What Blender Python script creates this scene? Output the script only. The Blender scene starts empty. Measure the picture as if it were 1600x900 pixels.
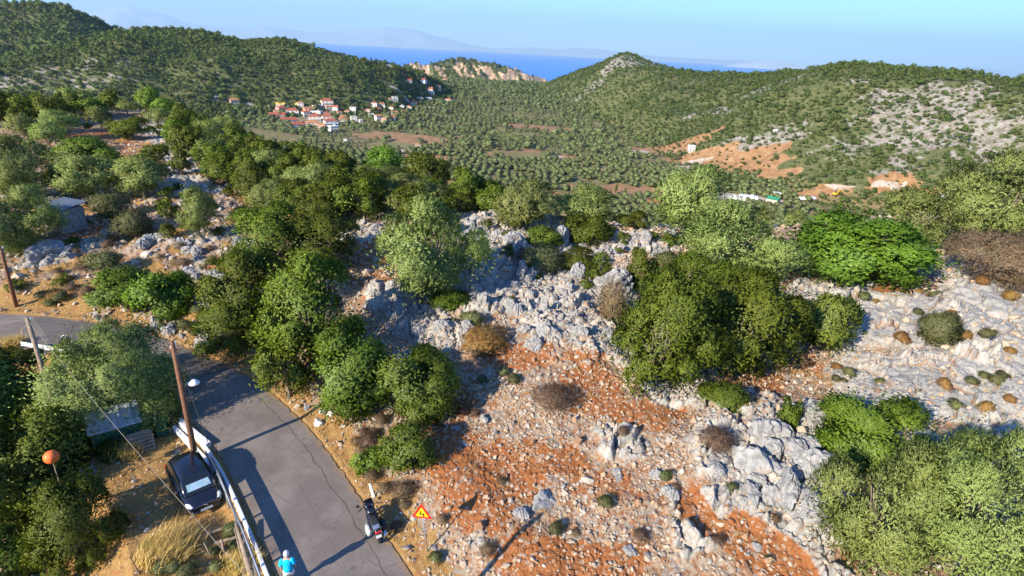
import bpy, bmesh, math, random
import numpy as np
from mathutils import Vector, Matrix, Quaternion
R = math.radians
rng = np.random.default_rng(7)
random.seed(7)
SC = bpy.context.scene
COL = SC.collection

# ------------------------------------------------------------------ camera
FPX = 889.0
PITCH = math.atan(370 / 889.0)
ROLL = R(3.0)
CAM = np.array([0, 0, 20.0])
FW = np.array([0, math.cos(PITCH), -math.sin(PITCH)])
_r0 = np.array([1.0, 0, 0]); _u0 = np.cross(_r0, FW)
RT = _r0 * math.cos(ROLL) + _u0 * math.sin(ROLL)
UP = _u0 * math.cos(ROLL) - _r0 * math.sin(ROLL)
cd = bpy.data.cameras.new("camera"); cam = bpy.data.objects.new("camera", cd); COL.objects.link(cam)
cd.sensor_width = 36; cd.lens = 20.0; cd.clip_start = 0.5; cd.clip_end = 90000
cam.matrix_world = Matrix(((RT[0], UP[0], -FW[0], 0), (RT[1], UP[1], -FW[1], 0), (RT[2], UP[2], -FW[2], 20), (0, 0, 0, 1)))
SC.camera = cam

# ------------------------------------------------------------------ light
SUN_AZ = math.atan2(-0.68, -0.73)          # compass style, from +Y towards +X
SUN_EL = R(25)
world = bpy.data.worlds.new("World"); SC.world = world; world.use_nodes = True
nt = world.node_tree; nt.nodes.clear()
sky = nt.nodes.new("ShaderNodeTexSky"); sky.sky_type = 'NISHITA'; sky.sun_disc = False
sky.sun_elevation = SUN_EL; sky.sun_rotation = SUN_AZ % (2 * math.pi)
sky.air_density = 1.0; sky.dust_density = 0.1; sky.ozone_density = 3.0; sky.altitude = 200
hsv = nt.nodes.new("ShaderNodeHueSaturation"); hsv.inputs['Saturation'].default_value = 1.25
bgn = nt.nodes.new("ShaderNodeBackground"); bgn.inputs[1].default_value = 0.10
wo = nt.nodes.new("ShaderNodeOutputWorld")
nt.links.new(sky.outputs[0], hsv.inputs['Color']); tin = nt.nodes.new('ShaderNodeMix'); tin.data_type = 'RGBA'; tin.blend_type = 'MULTIPLY'; tin.inputs[0].default_value = 1.0; tin.inputs[7].default_value = (0.62, 0.87, 1.26, 1)
nt.links.new(hsv.outputs[0], tin.inputs[6]); nt.links.new(tin.outputs[2], bgn.inputs[0]); nt.links.new(bgn.outputs[0], wo.inputs[0])
sl = bpy.data.lights.new("sun", 'SUN'); sl.energy = 5.0; sl.angle = R(0.5); sl.color = (1.0, 0.90, 0.72)
so = bpy.data.objects.new("sun", sl); COL.objects.link(so)
sdir = Vector((math.sin(SUN_AZ) * math.cos(SUN_EL), math.cos(SUN_AZ) * math.cos(SUN_EL), math.sin(SUN_EL)))
so.rotation_euler = sdir.to_track_quat('Z', 'Y').to_euler(); so.location = (-60, -60, 90)
vs = SC.view_settings; vs.view_transform = 'Standard'; vs.look = 'None'; vs.exposure = 1.45; vs.gamma = 1.0
SC.cycles.max_bounces = 6; SC.cycles.diffuse_bounces = 2; SC.cycles.glossy_bounces = 2
SC.cycles.transmission_bounces = 3; SC.cycles.transparent_max_bounces = 4; SC.cycles.volume_bounces = 0

# ------------------------------------------------------------------ noise
def hsh(ix, iy, s):
    h = (ix.astype(np.int64) * 374761393 + iy.astype(np.int64) * 668265263 + s * 2246822519) & 0xFFFFFFFF
    h = ((h ^ (h >> 13)) * 1274126177) & 0xFFFFFFFF
    h = h ^ (h >> 16)
    return (h & 0xFFFFFF) / float(0x1000000)
def vnoise(x, y, s=0):
    ix = np.floor(x); iy = np.floor(y); fx = x - ix; fy = y - iy
    ux = fx * fx * fx * (fx * (fx * 6 - 15) + 10); uy = fy * fy * fy * (fy * (fy * 6 - 15) + 10)
    def g(a, b):
        t = hsh(ix + a, iy + b, s) * 6.2831853
        return np.cos(t) * (fx - a) + np.sin(t) * (fy - b)
    return ((g(0, 0) * (1 - ux) + g(1, 0) * ux) * (1 - uy) + (g(0, 1) * (1 - ux) + g(1, 1) * ux) * uy) * 1.5
def fbm(x, y, s=0, o=4, gain=0.5):
    a = 1.0; t = 0
    for i in range(o):
        t = t + a * vnoise(x, y, s + i * 17); x = x * 2.03 + 11.3; y = y * 2.03 - 7.1; a *= gain
    return t
def worley(x, y, s=0):
    ix = np.floor(x); iy = np.floor(y)
    f1 = np.full(x.shape, 9.0); f2 = np.full(x.shape, 9.0); cid = np.zeros(x.shape)
    dx1 = np.zeros(x.shape); dy1 = np.zeros(x.shape)
    for a in (-1, 0, 1):
        for b in (-1, 0, 1):
            cx = ix + a; cy = iy + b
            px = cx + 0.1 + 0.8 * hsh(cx, cy, s); py = cy + 0.1 + 0.8 * hsh(cx, cy, s + 5)
            d = np.hypot(px - x, py - y); m = d < f1
            f2 = np.where(m, f1, np.minimum(f2, d))
            cid = np.where(m, hsh(cx, cy, s + 9), cid); dx1 = np.where(m, x - px, dx1); dy1 = np.where(m, y - py, dy1)
            f1 = np.where(m, d, f1)
    return f1, f2, cid, dx1, dy1
def S(t):
    t = np.clip(t, 0, 1); return t * t * (3 - 2 * t)

# ------------------------------------------------------------------ picture <-> world helpers
def ray(px, py):
    return FW + RT * ((px - 800) / FPX) - UP * ((py - 450) / FPX)
def P(px, py, z=0.0):
    d = ray(px, py); return CAM + d * ((z - CAM[2]) / d[2])
def pxm(p):                                   # pixels per metre (1600-wide photo) at a point
    return FPX / float(np.dot(np.asarray(p) - CAM, FW))
def azel(px, py):
    d = ray(px, py); return math.atan2(d[0], d[1]), d[2] / math.hypot(d[0], d[1])

# road centreline
_rp = np.array([(22, -18), (12, -6), (4, 4), (-0.5, 9.8), (-5.15, 15.4), (-8.9, 20.2), (-12.9, 24.9), (-17.6, 29.0), (-22.95, 32.1), (-28.8, 34.6), (-38.2, 35.6), (-50, 34), (-70, 28), (-95, 18)], float)
def catmull(p, n=24):
    out = []
    for i in range(len(p) - 1):
        p0 = p[max(i - 1, 0)]; p1 = p[i]; p2 = p[i + 1]; p3 = p[min(i + 2, len(p) - 1)]
        for k in range(n):
            t = k / n
            out.append(0.5 * ((2 * p1) + (-p0 + p2) * t + (2 * p0 - 5 * p1 + 4 * p2 - p3) * t * t + (-p0 + 3 * p1 - 3 * p2 + p3) * t ** 3))
    out.append(p[-1]); return np.array(out)
ROAD = catmull(_rp)
_rt = np.gradient(ROAD, axis=0); _rt /= np.linalg.norm(_rt, axis=1)[:, None]
RN = np.stack([_rt[:, 1], -_rt[:, 0]], 1)
HW = 2.25
def road_s(x, y):
    x = np.atleast_1d(np.asarray(x, float)); y = np.atleast_1d(np.asarray(y, float))
    out = np.full(x.shape, 200.0); far = np.hypot(x, y) > 170
    idx = np.nonzero(~far.ravel())[0]; xf = x.ravel(); yf = y.ravel(); of = out.ravel()
    of[far.ravel()] = np.where(True, 150.0, 0)
    for k in range(0, len(idx), 40000):
        j = idx[k:k + 40000]
        dx = xf[j, None] - ROAD[None, :, 0]; dy = yf[j, None] - ROAD[None, :, 1]
        d2 = dx * dx + dy * dy; m = d2.argmin(1); q = np.arange(len(j))
        lat = dx[q, m] * RN[m, 0] + dy[q, m] * RN[m, 1]
        of[j] = np.sqrt(d2[q, m]) * np.sign(lat)
        inside = np.abs(lat) < 4
        of[j] = np.where(np.abs(of[j]) < 4, lat, of[j])
    return of.reshape(x.shape)
def road_pt(i, s, z=0.0):
    return (ROAD[i, 0] + RN[i, 0] * s, ROAD[i, 1] + RN[i, 1] * s, z)
def road_index(x, y):
    return int(((ROAD[:, 0] - x) ** 2 + (ROAD[:, 1] - y) ** 2).argmin())

# plateau lip
_edge = [(-300, 200), (0, 186), (130, 180), (250, 175), (350, 204), (450, 250), (550, 284), (640, 302), (760, 326), (900, 347), (1050, 362), (1240, 366), (1330, 358), (1450, 342), (1600, 328), (1900, 335)]
_ea = []; _er = []
for px, py in _edge:
    p = P(px, py, 3.9); _ea.append(math.atan2(p[0], p[1])); _er.append(min(170, math.hypot(p[0], p[1])))
def layer(tab):
    a = []; rc = []; zc = []; rb = []
    for px, py, r, b in tab:
        az, el = azel(px, py); a.append(az); rc.append(r); zc.append(20 + r * el); rb.append(b)
    return np.array(a), np.array(rc), np.array(zc), np.array(rb)
L1 = layer([(-500, 140, 1000, 700), (-300, 118, 1000, 720), (-100, 104, 1050, 760), (0, 92, 1080, 800), (100, 70, 1120, 810), (180, 52, 1150, 820), (240, 45, 1180, 820), (300, 50, 1160, 820), (380, 66, 1120, 830), (430, 61, 1100, 840), (480, 72, 1080, 850), (560, 94, 1050, 870), (620, 104, 1080, 900), (660, 116, 1150, 1000), (720, 140, 1300, 1150), (780, 190, 1350, 1250), (850, 300, 1350, 1250)])
L2 = layer([(-500, 5, 1600, 1250), (-100, 6, 1600, 1250), (0, 8, 1600, 1260), (60, 7, 1600, 1260), (100, 15, 1600, 1270), (140, 31, 1600, 1280), (185, 50, 1600, 1300), (230, 68, 1600, 1330), (300, 110, 1600, 1400), (400, 220, 1600, 1400)])
L3 = layer([(780, 200, 1500, 1250), (820, 142, 1480, 1220), (860, 128, 1400, 1120), (900, 112, 1330, 1020), (940, 98, 1280, 940), (962, 87, 1250, 880), (978, 83, 1250, 850), (992, 87, 1245, 820), (1010, 96, 1230, 770), (1060, 110, 1180, 660), (1100, 115, 1100, 615), (1160, 116, 1000, 578), (1250, 110, 900, 535), (1310, 101, 860, 518), (1340, 99, 850, 512), (1380, 105, 830, 508), (1450, 110, 800, 500), (1530, 117, 770, 490), (1600, 127, 750, 480), (1750, 150, 720, 460), (2000, 190, 700, 440)])
L4 = layer([(560, 140, 2300, 1850), (600, 114, 2300, 1850), (640, 103, 2300, 1860), (680, 98, 2300, 1870), (730, 95, 2300, 1880), (760, 98, 2290, 1900), (800, 109, 2280, 1920), (850, 123, 2260, 1950), (880, 128, 2250, 1980), (910, 137, 2250, 2000), (980, 200, 2250, 2000)])
def near_h(x, y):
    s = road_s(x, y); dr = s - HW; dl = -s - HW
    n1 = fbm(x / 9, y / 9, 3, 3); n2 = fbm(x / 28, y / 28, 5, 2)
    d = np.maximum(dr, 0)
    zr = 1.25 * S(d / 4.5) + 1.7 * S((d - 4) / 11) + 0.02 * np.clip(d - 14, 0, 70) + 0.45 * n1 * S(d / 7) + 0.9 * n2 * S((d - 4) / 20)
    d = np.maximum(dl, 0)
    zl = -0.45 * S(d / 1.2) - np.minimum(0.62 * np.maximum(d - 4.6, 0), 18) + 0.3 * n1 * S((d - 4) / 6)
    z = np.where(dr > 0, zr, zl)
    z = z - 0.06 * (1 - S((np.abs(s) - HW - 0.02) / 0.25)) + 0.02
    return z
def hill(L, az, r, zb, pw, back, seed, namp):
    rc = np.interp(az, L[0], L[1]); zc = np.interp(az, L[0], L[2]); rb = np.interp(az, L[0], L[3])
    t = np.clip((r - rb) / (rc - rb), 0, 1)
    z = zb + (zc - zb) * np.sin(t * math.pi / 2) ** pw
    z = np.where(r < rb, zb - (rb - r) * 0.3, z)
    x = r * np.sin(az); y = r * np.cos(az)
    n = fbm(x / 150, y / 150, seed, 4)
    env = np.clip(t * 3, 0, 1) * np.clip((1 - t) * 2.2, 0.06, 1)
    z = z + namp * n * env
    return np.where(r > rc, zc - (r - rc) * back, z)
def smax(a, b, k):
    return 0.5 * (a + b + np.sqrt((a - b) ** 2 + k * k))
def H(x, y):
    x = np.atleast_1d(np.asarray(x, float)); y = np.atleast_1d(np.asarray(y, float))
    r = np.hypot(x, y); az = np.arctan2(x, y)
    re = np.interp(az, _ea, _er); over = np.maximum(r - re, 0)
    zp = np.full(x.shape, -999.0); m = r < 400
    if m.any(): zp[m] = near_h(x[m], y[m]) - 0.55 * over[m] * over[m] / (over[m] + 14)
    zv = np.where(r < 700, -80, -80 + 28 * S((r - 700) / 800)) - 200 * S((r - 1500) / 450) + 2.5 * fbm(x / 120, y / 120, 31, 3)
    z = zv
    m2 = r > 350
    if m2.any():
        a = az[m2]; q = r[m2]; zz = zv[m2]
        for L, zb, pw, bk, sd, na in ((L1, -82, 1.15, 0.35, 41, 16), (L2, -82, 1.1, 0.35, 43, 22), (L3, -84, 1.12, 0.35, 45, 13), (L4, -232, 1.25, 0.3, 47, 40)):
            zz = smax(zz, hill(L, a, q, zb, pw, bk, sd, na), 3.0)
        z = z.copy(); z[m2] = zz
    return np.where(over <= 0, np.where(zp > -900, zp, z), np.maximum(smax(zp, z, 5.0) - 0.03, zp))
def H1(x, y):
    return float(H([x], [y])[0])
_ts = np.geomspace(12, 4200, 700)
def G(px, py, tmin=0):
    """where the sight line of a photo pixel meets the ground (beyond tmin)"""
    d = ray(px, py); q = CAM[None] + d[None] * _ts[_ts > tmin][:, None]
    dz = q[:, 2] - H(q[:, 0], q[:, 1]); k = np.nonzero(dz < 0)[0]
    if len(k) == 0: return q[-1]
    k = max(k[0], 1); w = dz[k - 1] / (dz[k - 1] - dz[k] + 1e-9)
    p = q[k - 1] + (q[k] - q[k - 1]) * w
    p[2] = H1(p[0], p[1]); return p

# ------------------------------------------------------------------ scene helpers
def mesh_np(name, V, F, mat=None, parent=None, smooth=False, attrs=None, link=True, normals=None):
    me = bpy.data.meshes.new(name)
    V = np.asarray(V, np.float32)
    Fs = F if isinstance(F, list) else [F]
    tot = []; idx = []
    for f in Fs:
        f = np.asarray(f, np.int32)
        if len(f) == 0: continue
        idx.append(f.ravel()); tot.append(np.full(len(f), f.shape[1], np.int32))
    idx = np.concatenate(idx) if idx else np.zeros(0, np.int32); tot = np.concatenate(tot) if tot else np.zeros(0, np.int32)
    me.vertices.add(len(V)); me.vertices.foreach_set("co", V.ravel())
    me.loops.add(len(idx)); me.loops.foreach_set("vertex_index", idx)
    me.polygons.add(len(tot)); st = np.zeros(len(tot), np.int32)
    if len(tot): st[1:] = np.cumsum(tot)[:-1]
    me.polygons.foreach_set("loop_start", st)
    me.polygons.foreach_set("use_smooth", np.full(len(tot), smooth))
    for k, (typ, arr) in (attrs or {}).items():
        a = me.attributes.new(k, typ, 'POINT')
        a.data.foreach_set('color' if typ == 'FLOAT_COLOR' else ('vector' if typ == 'FLOAT_VECTOR' else 'value'), np.asarray(arr, np.float32).ravel())
    me.update(calc_edges=True)
    if normals is not None: me.normals_split_custom_set_from_vertices(np.asarray(normals, np.float32))
    if mat: me.materials.append(mat)
    if not link: return me
    return put(name, me, parent)
def put(name, data, parent=None, loc=None, rot=None, scale=None):
    o = bpy.data.objects.new(name, data); COL.objects.link(o)
    if parent: o.parent = parent
    if loc is not None: o.location = [float(v) for v in loc]
    if rot is not None: o.rotation_euler = rot
    if scale is not None: o.scale = [float(v) for v in scale]
    return o
def tag(o, label=None, cat=None, group=None, kind=None):
    if label: o['label'] = label
    if cat: o['category'] = cat
    if group: o['group'] = group
    if kind: o['kind'] = kind
    return o
def thing(name, label, cat, loc=(0, 0, 0), rz=0, group=None):
    o = put(name, None, None, loc, (0, 0, rz)); o.empty_display_size = 0.3
    return tag(o, label, cat, group)
class MB:
    def __init__(s): s.v = []; s.f = []; s.n = 0
    def add(s, V, F):
        V = np.asarray(V, float); s.v.append(V); s.f += [tuple(int(i) + s.n for i in f) for f in F]; s.n += len(V); return s
    def box(s, c, size, rz=0.0, M=None, taper=1.0):
        x, y, z = [0.5 * q for q in size]; t = taper
        V = np.array([(-x, -y, -z), (x, -y, -z), (x, y, -z), (-x, y, -z), (-x * t, -y * t, z), (x * t, -y * t, z), (x * t, y * t, z), (-x * t, y * t, z)])
        if rz: V = V @ np.array([[math.cos(rz), math.sin(rz), 0], [-math.sin(rz), math.cos(rz), 0], [0, 0, 1]])
        if M is not None: V = V @ np.asarray(M).T
        return s.add(V + np.asarray(c), [(0, 3, 2, 1), (4, 5, 6, 7), (0, 1, 5, 4), (1, 2, 6, 5), (2, 3, 7, 6), (3, 0, 4, 7)])
    def bar(s, a, b, w, h, up=(0, 0, 1)):
        a = np.asarray(a, float); b = np.asarray(b, float); d = b - a; L = np.linalg.norm(d); d = d / L
        u = np.asarray(up, float); sx = np.cross(d, u); sx /= np.linalg.norm(sx); uz = np.cross(sx, d)
        return s.box((a + b) / 2, (L, w, h), M=np.stack([d, -sx, uz], 1))
    def tube(s, pts, rad, n=8, cap=True):
        pts = np.asarray(pts, float); m = len(pts); rad = np.broadcast_to(np.asarray(rad, float), (m,))
        T = np.gradient(pts, axis=0); T /= np.linalg.norm(T, axis=1)[:, None] + 1e-12
        ref = np.array([0, 0, 1.0]) if abs(T[0][2]) < 0.9 else np.array([1.0, 0, 0])
        V = []; u = np.cross(T[0], ref); u /= np.linalg.norm(u)
        for i in range(m):
            u = u - T[i] * np.dot(u, T[i]); u /= np.linalg.norm(u); w = np.cross(T[i], u)
            for k in range(n):
                a = 2 * math.pi * k / n; V.append(pts[i] + rad[i] * (math.cos(a) * u + math.sin(a) * w))
        F = [(i * n + k, i * n + (k + 1) % n, (i + 1) * n + (k + 1) % n, (i + 1) * n + k) for i in range(m - 1) for k in range(n)]
        if cap: F += [tuple(range(n - 1, -1, -1)), tuple((m - 1) * n + k for k in range(n))]
        return s.add(V, F)
    def disc(s, c, axis, r, th, n=20, r2=None):
        c = np.asarray(c, float); a = np.asarray(axis, float); a /= np.linalg.norm(a)
        return s.tube([c - a * th / 2, c + a * th / 2], [r, r if r2 is None else r2], n)
    def prism(s, poly, z0, z1, M=None, o=(0, 0, 0)):
        n = len(poly); V = np.array([(x, y, z0) for x, y in poly] + [(x, y, z1) for x, y in poly], float)
        if M is not None: V = V @ np.asarray(M).T
        return s.add(V + np.asarray(o), [tuple(range(n - 1, -1, -1)), tuple(range(n, 2 * n))] + [(i, (i + 1) % n, n + (i + 1) % n, n + i) for i in range(n)])
    def torus(s, c, axis, R_, r_, n=22, m=8):
        a = np.asarray(axis, float); a /= np.linalg.norm(a); ref = np.array([0, 0, 1.0]) if abs(a[2]) < 0.9 else np.array([1.0, 0, 0])
        u = np.cross(a, ref); u /= np.linalg.norm(u); w = np.cross(a, u); V = []
        for i in range(n):
            t = 2 * math.pi * i / n; e = math.cos(t) * u + math.sin(t) * w
            for k in range(m):
                p = 2 * math.pi * k / m; V.append(np.asarray(c) + e * (R_ + r_ * math.cos(p)) + a * r_ * math.sin(p))
        return s.add(V, [(i * m + k, ((i + 1) % n) * m + k, ((i + 1) % n) * m + (k + 1) % m, i * m + (k + 1) % m) for i in range(n) for k in range(m)])
    def loft(s, rings):
        n = len(rings[0]); m = len(rings); V = np.concatenate([np.asarray(r, float) for r in rings])
        F = [(i * n + k, i * n + (k + 1) % n, (i + 1) * n + (k + 1) % n, (i + 1) * n + k) for i in range(m - 1) for k in range(n)]
        return s.add(V, F + [tuple(range(n - 1, -1, -1)), tuple((m - 1) * n + k for k in range(n))])
    def build(s, name, mat, parent=None, smooth=False, bevel=0, loc=None, rot=None):
        me = bpy.data.meshes.new(name); me.from_pydata(np.concatenate(s.v).tolist(), [], s.f)
        bm = bmesh.new(); bm.from_mesh(me); bmesh.ops.recalc_face_normals(bm, faces=bm.faces[:])
        if bevel: bmesh.ops.bevel(bm, geom=bm.edges[:], offset=bevel, segments=1, affect='EDGES', clamp_overlap=True)
        if smooth:
            for f in bm.faces: f.smooth = True
        bm.to_mesh(me); bm.free(); me.materials.append(mat)
        return put(name, me, parent, loc, rot)

# ------------------------------------------------------------------ materials
class NT:
    def __init__(s, name):
        s.m = bpy.data.materials.new(name); s.m.use_nodes = True; s.t = s.m.node_tree; s.t.nodes.clear()
        s.out = s.n("ShaderNodeOutputMaterial")
    def n(s, typ, **kw):
        x = s.t.nodes.new(typ)
        for k, v in kw.items(): setattr(x, k, v)
        return x
    def l(s, a, b): s.t.links.new(a, b)
    def val(s, sock, v):
        if isinstance(v, bpy.types.NodeSocket): s.l(v, sock)
        elif isinstance(v, tuple) and len(v) == 3 and sock.type == 'RGBA': sock.default_value = (*v, 1)
        else: sock.default_value = v
    def pos(s): return s.n("ShaderNodeNewGeometry").outputs['Position']
    def obj(s): return s.n("ShaderNodeTexCoord").outputs['Object']
    def noise(s, vec, scale, detail=4, rough=0.55):
        x = s.n("ShaderNodeTexNoise"); s.l(vec, x.inputs['Vector']); x.inputs['Scale'].default_value = scale
        x.inputs['Detail'].default_value = detail; x.inputs['Roughness'].default_value = rough; return x.outputs[0]
    def vor(s, vec, scale, feature='F1', out='Distance'):
        x = s.n("ShaderNodeTexVoronoi", feature=feature); s.l(vec, x.inputs['Vector']); x.inputs['Scale'].default_value = scale; return x.outputs[out]
    def ramp(s, f, stops):
        x = s.n("ShaderNodeValToRGB"); s.l(f, x.inputs[0]); e = x.color_ramp.elements
        while len(e) < len(stops): e.new(0.5)
        for q, (p, c) in zip(e, stops): q.position = p; q.color = (*c, 1)
        return x.outputs[0]
    def math(s, op, a, b=0.0, c=0.0):
        x = s.n("ShaderNodeMath", operation=op); s.val(x.inputs[0], a); s.val(x.inputs[1], b); s.val(x.inputs[2], c); return x.outputs[0]
    def mr(s, v, a, b, c=0.0, d=1.0):
        x = s.n("ShaderNodeMapRange"); x.interpolation_type = 'SMOOTHSTEP'
        s.val(x.inputs[0], v)
        for i, q in enumerate((a, b, c, d)): x.inputs[i + 1].default_value = q
        return x.outputs[0]
    def mix(s, f, a, b, bt='MIX'):
        x = s.n("ShaderNodeMix", data_type='RGBA', blend_type=bt); s.val(x.inputs[0], f); s.val(x.inputs[6], a); s.val(x.inputs[7], b); return x.outputs[2]
    def attr(s, name, typ='GEOMETRY'):
        return s.n("ShaderNodeAttribute", attribute_name=name, attribute_type=typ)
    def bump(s, h, strength=0.5, dist=0.05):
        x = s.n("ShaderNodeBump"); s.l(h, x.inputs['Height']); x.inputs['Strength'].default_value = strength; x.inputs['Distance'].default_value = dist; return x.outputs[0]
    def bsdf(s, col, rough=0.8, metal=0.0, spec=0.3, normal=None, **kw):
        b = s.n("ShaderNodeBsdfPrincipled"); s.val(b.inputs['Base Color'], col); s.val(b.inputs['Roughness'], rough)
        b.inputs['Metallic'].default_value = metal; b.inputs['Specular IOR Level'].default_value = spec
        for k, v in kw.items(): s.val(b.inputs[k], v)
        if normal is not None: s.l(normal, b.inputs['Normal'])
        s.l(b.outputs[0], s.out.inputs[0]); return s.m
def hexc(c): return tuple(c)
_mc = {}
def plain(name, col, rough=0.6, metal=0.0, spec=0.4, var=0.15, scale=6.0, dirt=None):
    if name in _mc: return _mc[name]
    t = NT(name); o = t.obj(); n = t.noise(o, scale, 5)
    a = tuple(q * (1 - var) for q in col); b = tuple(min(1, q * (1 + var)) for q in col)
    c = t.ramp(n, [(0.3, a), (0.7, b)])
    if dirt:
        c = t.mix(t.mr(t.noise(o, scale * 0.5, 6, 0.7), 0.5, 0.72), c, dirt)
    _mc[name] = t.bsdf(c, rough, metal, spec, t.bump(t.noise(o, scale * 6, 3), 0.15, 0.02)); return _mc[name]
def leafmat(name, c0, c1, c2, trans=0.3, gloss=0.02, young=None):
    t = NT(name); tint = t.attr('tint').outputs['Fac']; rnd = t.n("ShaderNodeObjectInfo").outputs['Random']
    c = t.ramp(tint, [(0.0, c0), (0.55, c1), (1.0, c2)])
    h = t.n("ShaderNodeHueSaturation"); t.l(c, h.inputs['Color'])
    t.l(t.math('MULTIPLY_ADD', rnd, 0.035, 0.4825), h.inputs['Hue']); t.l(t.math('MULTIPLY_ADD', rnd, 0.45, 0.78), h.inputs['Value'])
    d = t.n("ShaderNodeBsdfDiffuse"); t.l(h.outputs[0], d.inputs[0])
    tr = t.n("ShaderNodeBsdfTranslucent"); t.l(t.mix(1.0, h.outputs[0], (0.9, 1.0, 0.45), 'MULTIPLY'), tr.inputs[0])
    g = t.n("ShaderNodeBsdfGlossy"); g.inputs['Roughness'].default_value = 0.6; g.inputs[0].default_value = (0.8, 0.85, 0.9, 1)
    m1 = t.n("ShaderNodeMixShader"); m1.inputs[0].default_value = trans; t.l(d.outputs[0], m1.inputs[1]); t.l(tr.outputs[0], m1.inputs[2])
    m2 = t.n("ShaderNodeMixShader"); m2.inputs[0].default_value = gloss; t.l(m1.outputs[0], m2.inputs[1]); t.l(g.outputs[0], m2.inputs[2])
    t.l(m2.outputs[0], t.out.inputs[0]); return t.m
# ------------------------------------------------------------------ ground cover zones
def zone(px, py, rx, ry, w=1.0):
    """an ellipse on the ground, given by where it is seen in the photograph"""
    c = G(px, py); a = G(px, py - ry); b = G(px, py + ry); e = G(px + rx, py)
    th = math.atan2(c[0], c[1]); dr = max(0.5, 0.5 * math.hypot(a[0] - b[0], a[1] - b[1]))
    dt_ = rx / pxm(c)
    if math.hypot(c[0], c[1]) > 200: dr = min(dr, 1.6 * dt_)
    return (c[0], c[1], th, min(dr, 90), max(0.4, math.hypot(e[0] - c[0], e[1] - c[1]) if abs(math.hypot(e[0], e[1]) - math.hypot(c[0], c[1])) < 60 else rx / pxm(c)), w)
def zmask(zs, x, y, warp=0.35, wl=3.0, seed=0, rmin=0, rmax=1e9):
    out = np.zeros(x.shape); r = np.hypot(x, y); sel = (r >= rmin) & (r < rmax)
    X = x[sel]; Y = y[sel]; o = np.zeros(X.shape); nz = warp * fbm(X / wl, Y / wl, seed, 3)
    for cx, cy, th, dr, dt, w in zs:
        ux = X - cx; uy = Y - cy
        a = (ux * math.sin(th) + uy * math.cos(th)) / dr; b = (ux * math.cos(th) - uy * math.sin(th)) / dt
        d = np.sqrt(a * a + b * b) + nz
        o = np.maximum(o, w * (1 - S((d - 0.65) / 0.6)))
    out[sel] = o; return out
SOIL = [zone(*q) for q in [(690, 690, 60, 60), (800, 740, 120, 55), (720, 800, 110, 60), (870, 870, 130, 40), (960, 760, 60, 30, .6), (1180, 850, 110, 45), (1080, 790, 60, 35, .8), (570, 405, 45, 40),
    (930, 610, 60, 40), (840, 550, 90, 25, .9), (1010, 650, 60, 30, .7), (1170, 590, 60, 25, .7), (1320, 445, 110, 12), (300, 440, 60, 22, .9), (200, 230, 60, 16), (150, 212, 60, 9, .8), (260, 255, 30, 12), (270, 470, 60, 20, .8), (1040, 375, 40, 10, .8), (590, 430, 30, 30), (700, 640, 40, 40, .9), (640, 860, 30, 50, .6), (1250, 570, 60, 20, .6), (140, 360, 40, 12, .7), (110, 280, 14, 14, .8)]]
ROCK = [zone(*q) for q in [(770, 455, 60, 40), (860, 450, 80, 50), (960, 465, 35, 30), (640, 490, 50, 40), (690, 530, 50, 22), (780, 380, 70, 50), (920, 385, 60, 28), (1000, 380, 60, 18), (560, 370, 30, 20, .8), (600, 470, 30, 30, .8),
    (1210, 720, 110, 80), (1260, 690, 80, 60), (1260, 800, 50, 50), (420, 335, 25, 14), (85, 405, 55, 16), (120, 395, 70, 14, .8), (1060, 620, 60, 22, .6), (700, 420, 40, 40), (285, 170, 30, 10), (270, 175, 40, 12), (230, 380, 30, 14, .7), (900, 520, 60, 35, .7), (110, 310, 60, 12, .9), (60, 310, 50, 12, .8), (1500, 420, 120, 30, .8)]]
SLAB = [zone(*q) for q in [(1400, 500, 110, 45), (1500, 520, 110, 55), (1560, 600, 80, 50), (1440, 610, 100, 40), (1330, 465, 70, 22), (1570, 480, 60, 30), (1340, 580, 60, 30, .7)]]
GRASS = [zone(*q) for q in [(240, 800, 60, 110), (320, 860, 90, 60), (250, 720, 40, 30, .8), (100, 480, 140, 16), (40, 470, 80, 20), (30, 550, 60, 18), (190, 450, 80, 30, .7), (640, 830, 18, 70, .7), (560, 730, 14, 60, .5), (410, 850, 16, 70), (1270, 590, 60, 14, .5), (1230, 500, 40, 25, .5), (280, 540, 30, 14, .8)]]
FIELD = [zone(*q) for q in [(600, 212, 52, 6), (655, 217, 42, 7), (675, 247, 38, 5), (690, 285, 30, 4, .7), (845, 199, 52, 4), (890, 246, 18, 4), (770, 241, 18, 4), (830, 236, 14, 3), (905, 292, 30, 4), (960, 298, 35, 10), (1040, 300, 60, 8, .7), (850, 300, 40, 4, .8), (1330, 336, 48, 5), (1045, 233, 55, 9), (1090, 245, 60, 10), (1170, 262, 60, 9), (1215, 270, 40, 7), (1130, 250, 40, 8), (1390, 287, 46, 15), (1440, 300, 46, 4), (1300, 297, 32, 9), (1260, 305, 24, 7, .8), (745, 292, 20, 4, .7), (1175, 245, 60, 14, .7), (720, 215, 14, 6, .6), (930, 265, 30, 3, .5), (800, 270, 30, 3, .5), (640, 243, 20, 3, .7)]]
LIME = [zone(*q) for q in [(1450, 180, 150, 60, .58), (1560, 210, 80, 60, .52), (980, 93, 34, 9), (1180, 147, 90, 7, .55), (1340, 125, 30, 5, .6), (1040, 105, 36, 4, .6), (1180, 225, 110, 22, .6), (362, 158, 40, 5, .55), (60, 120, 120, 20, .5), (130, 135, 90, 14, .5), (300, 110, 120, 20, .3), (1330, 230, 110, 20, .4), (920, 140, 50, 8, .5), (1400, 150, 60, 14, .6), (1390, 270, 50, 6, .6)]]
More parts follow.
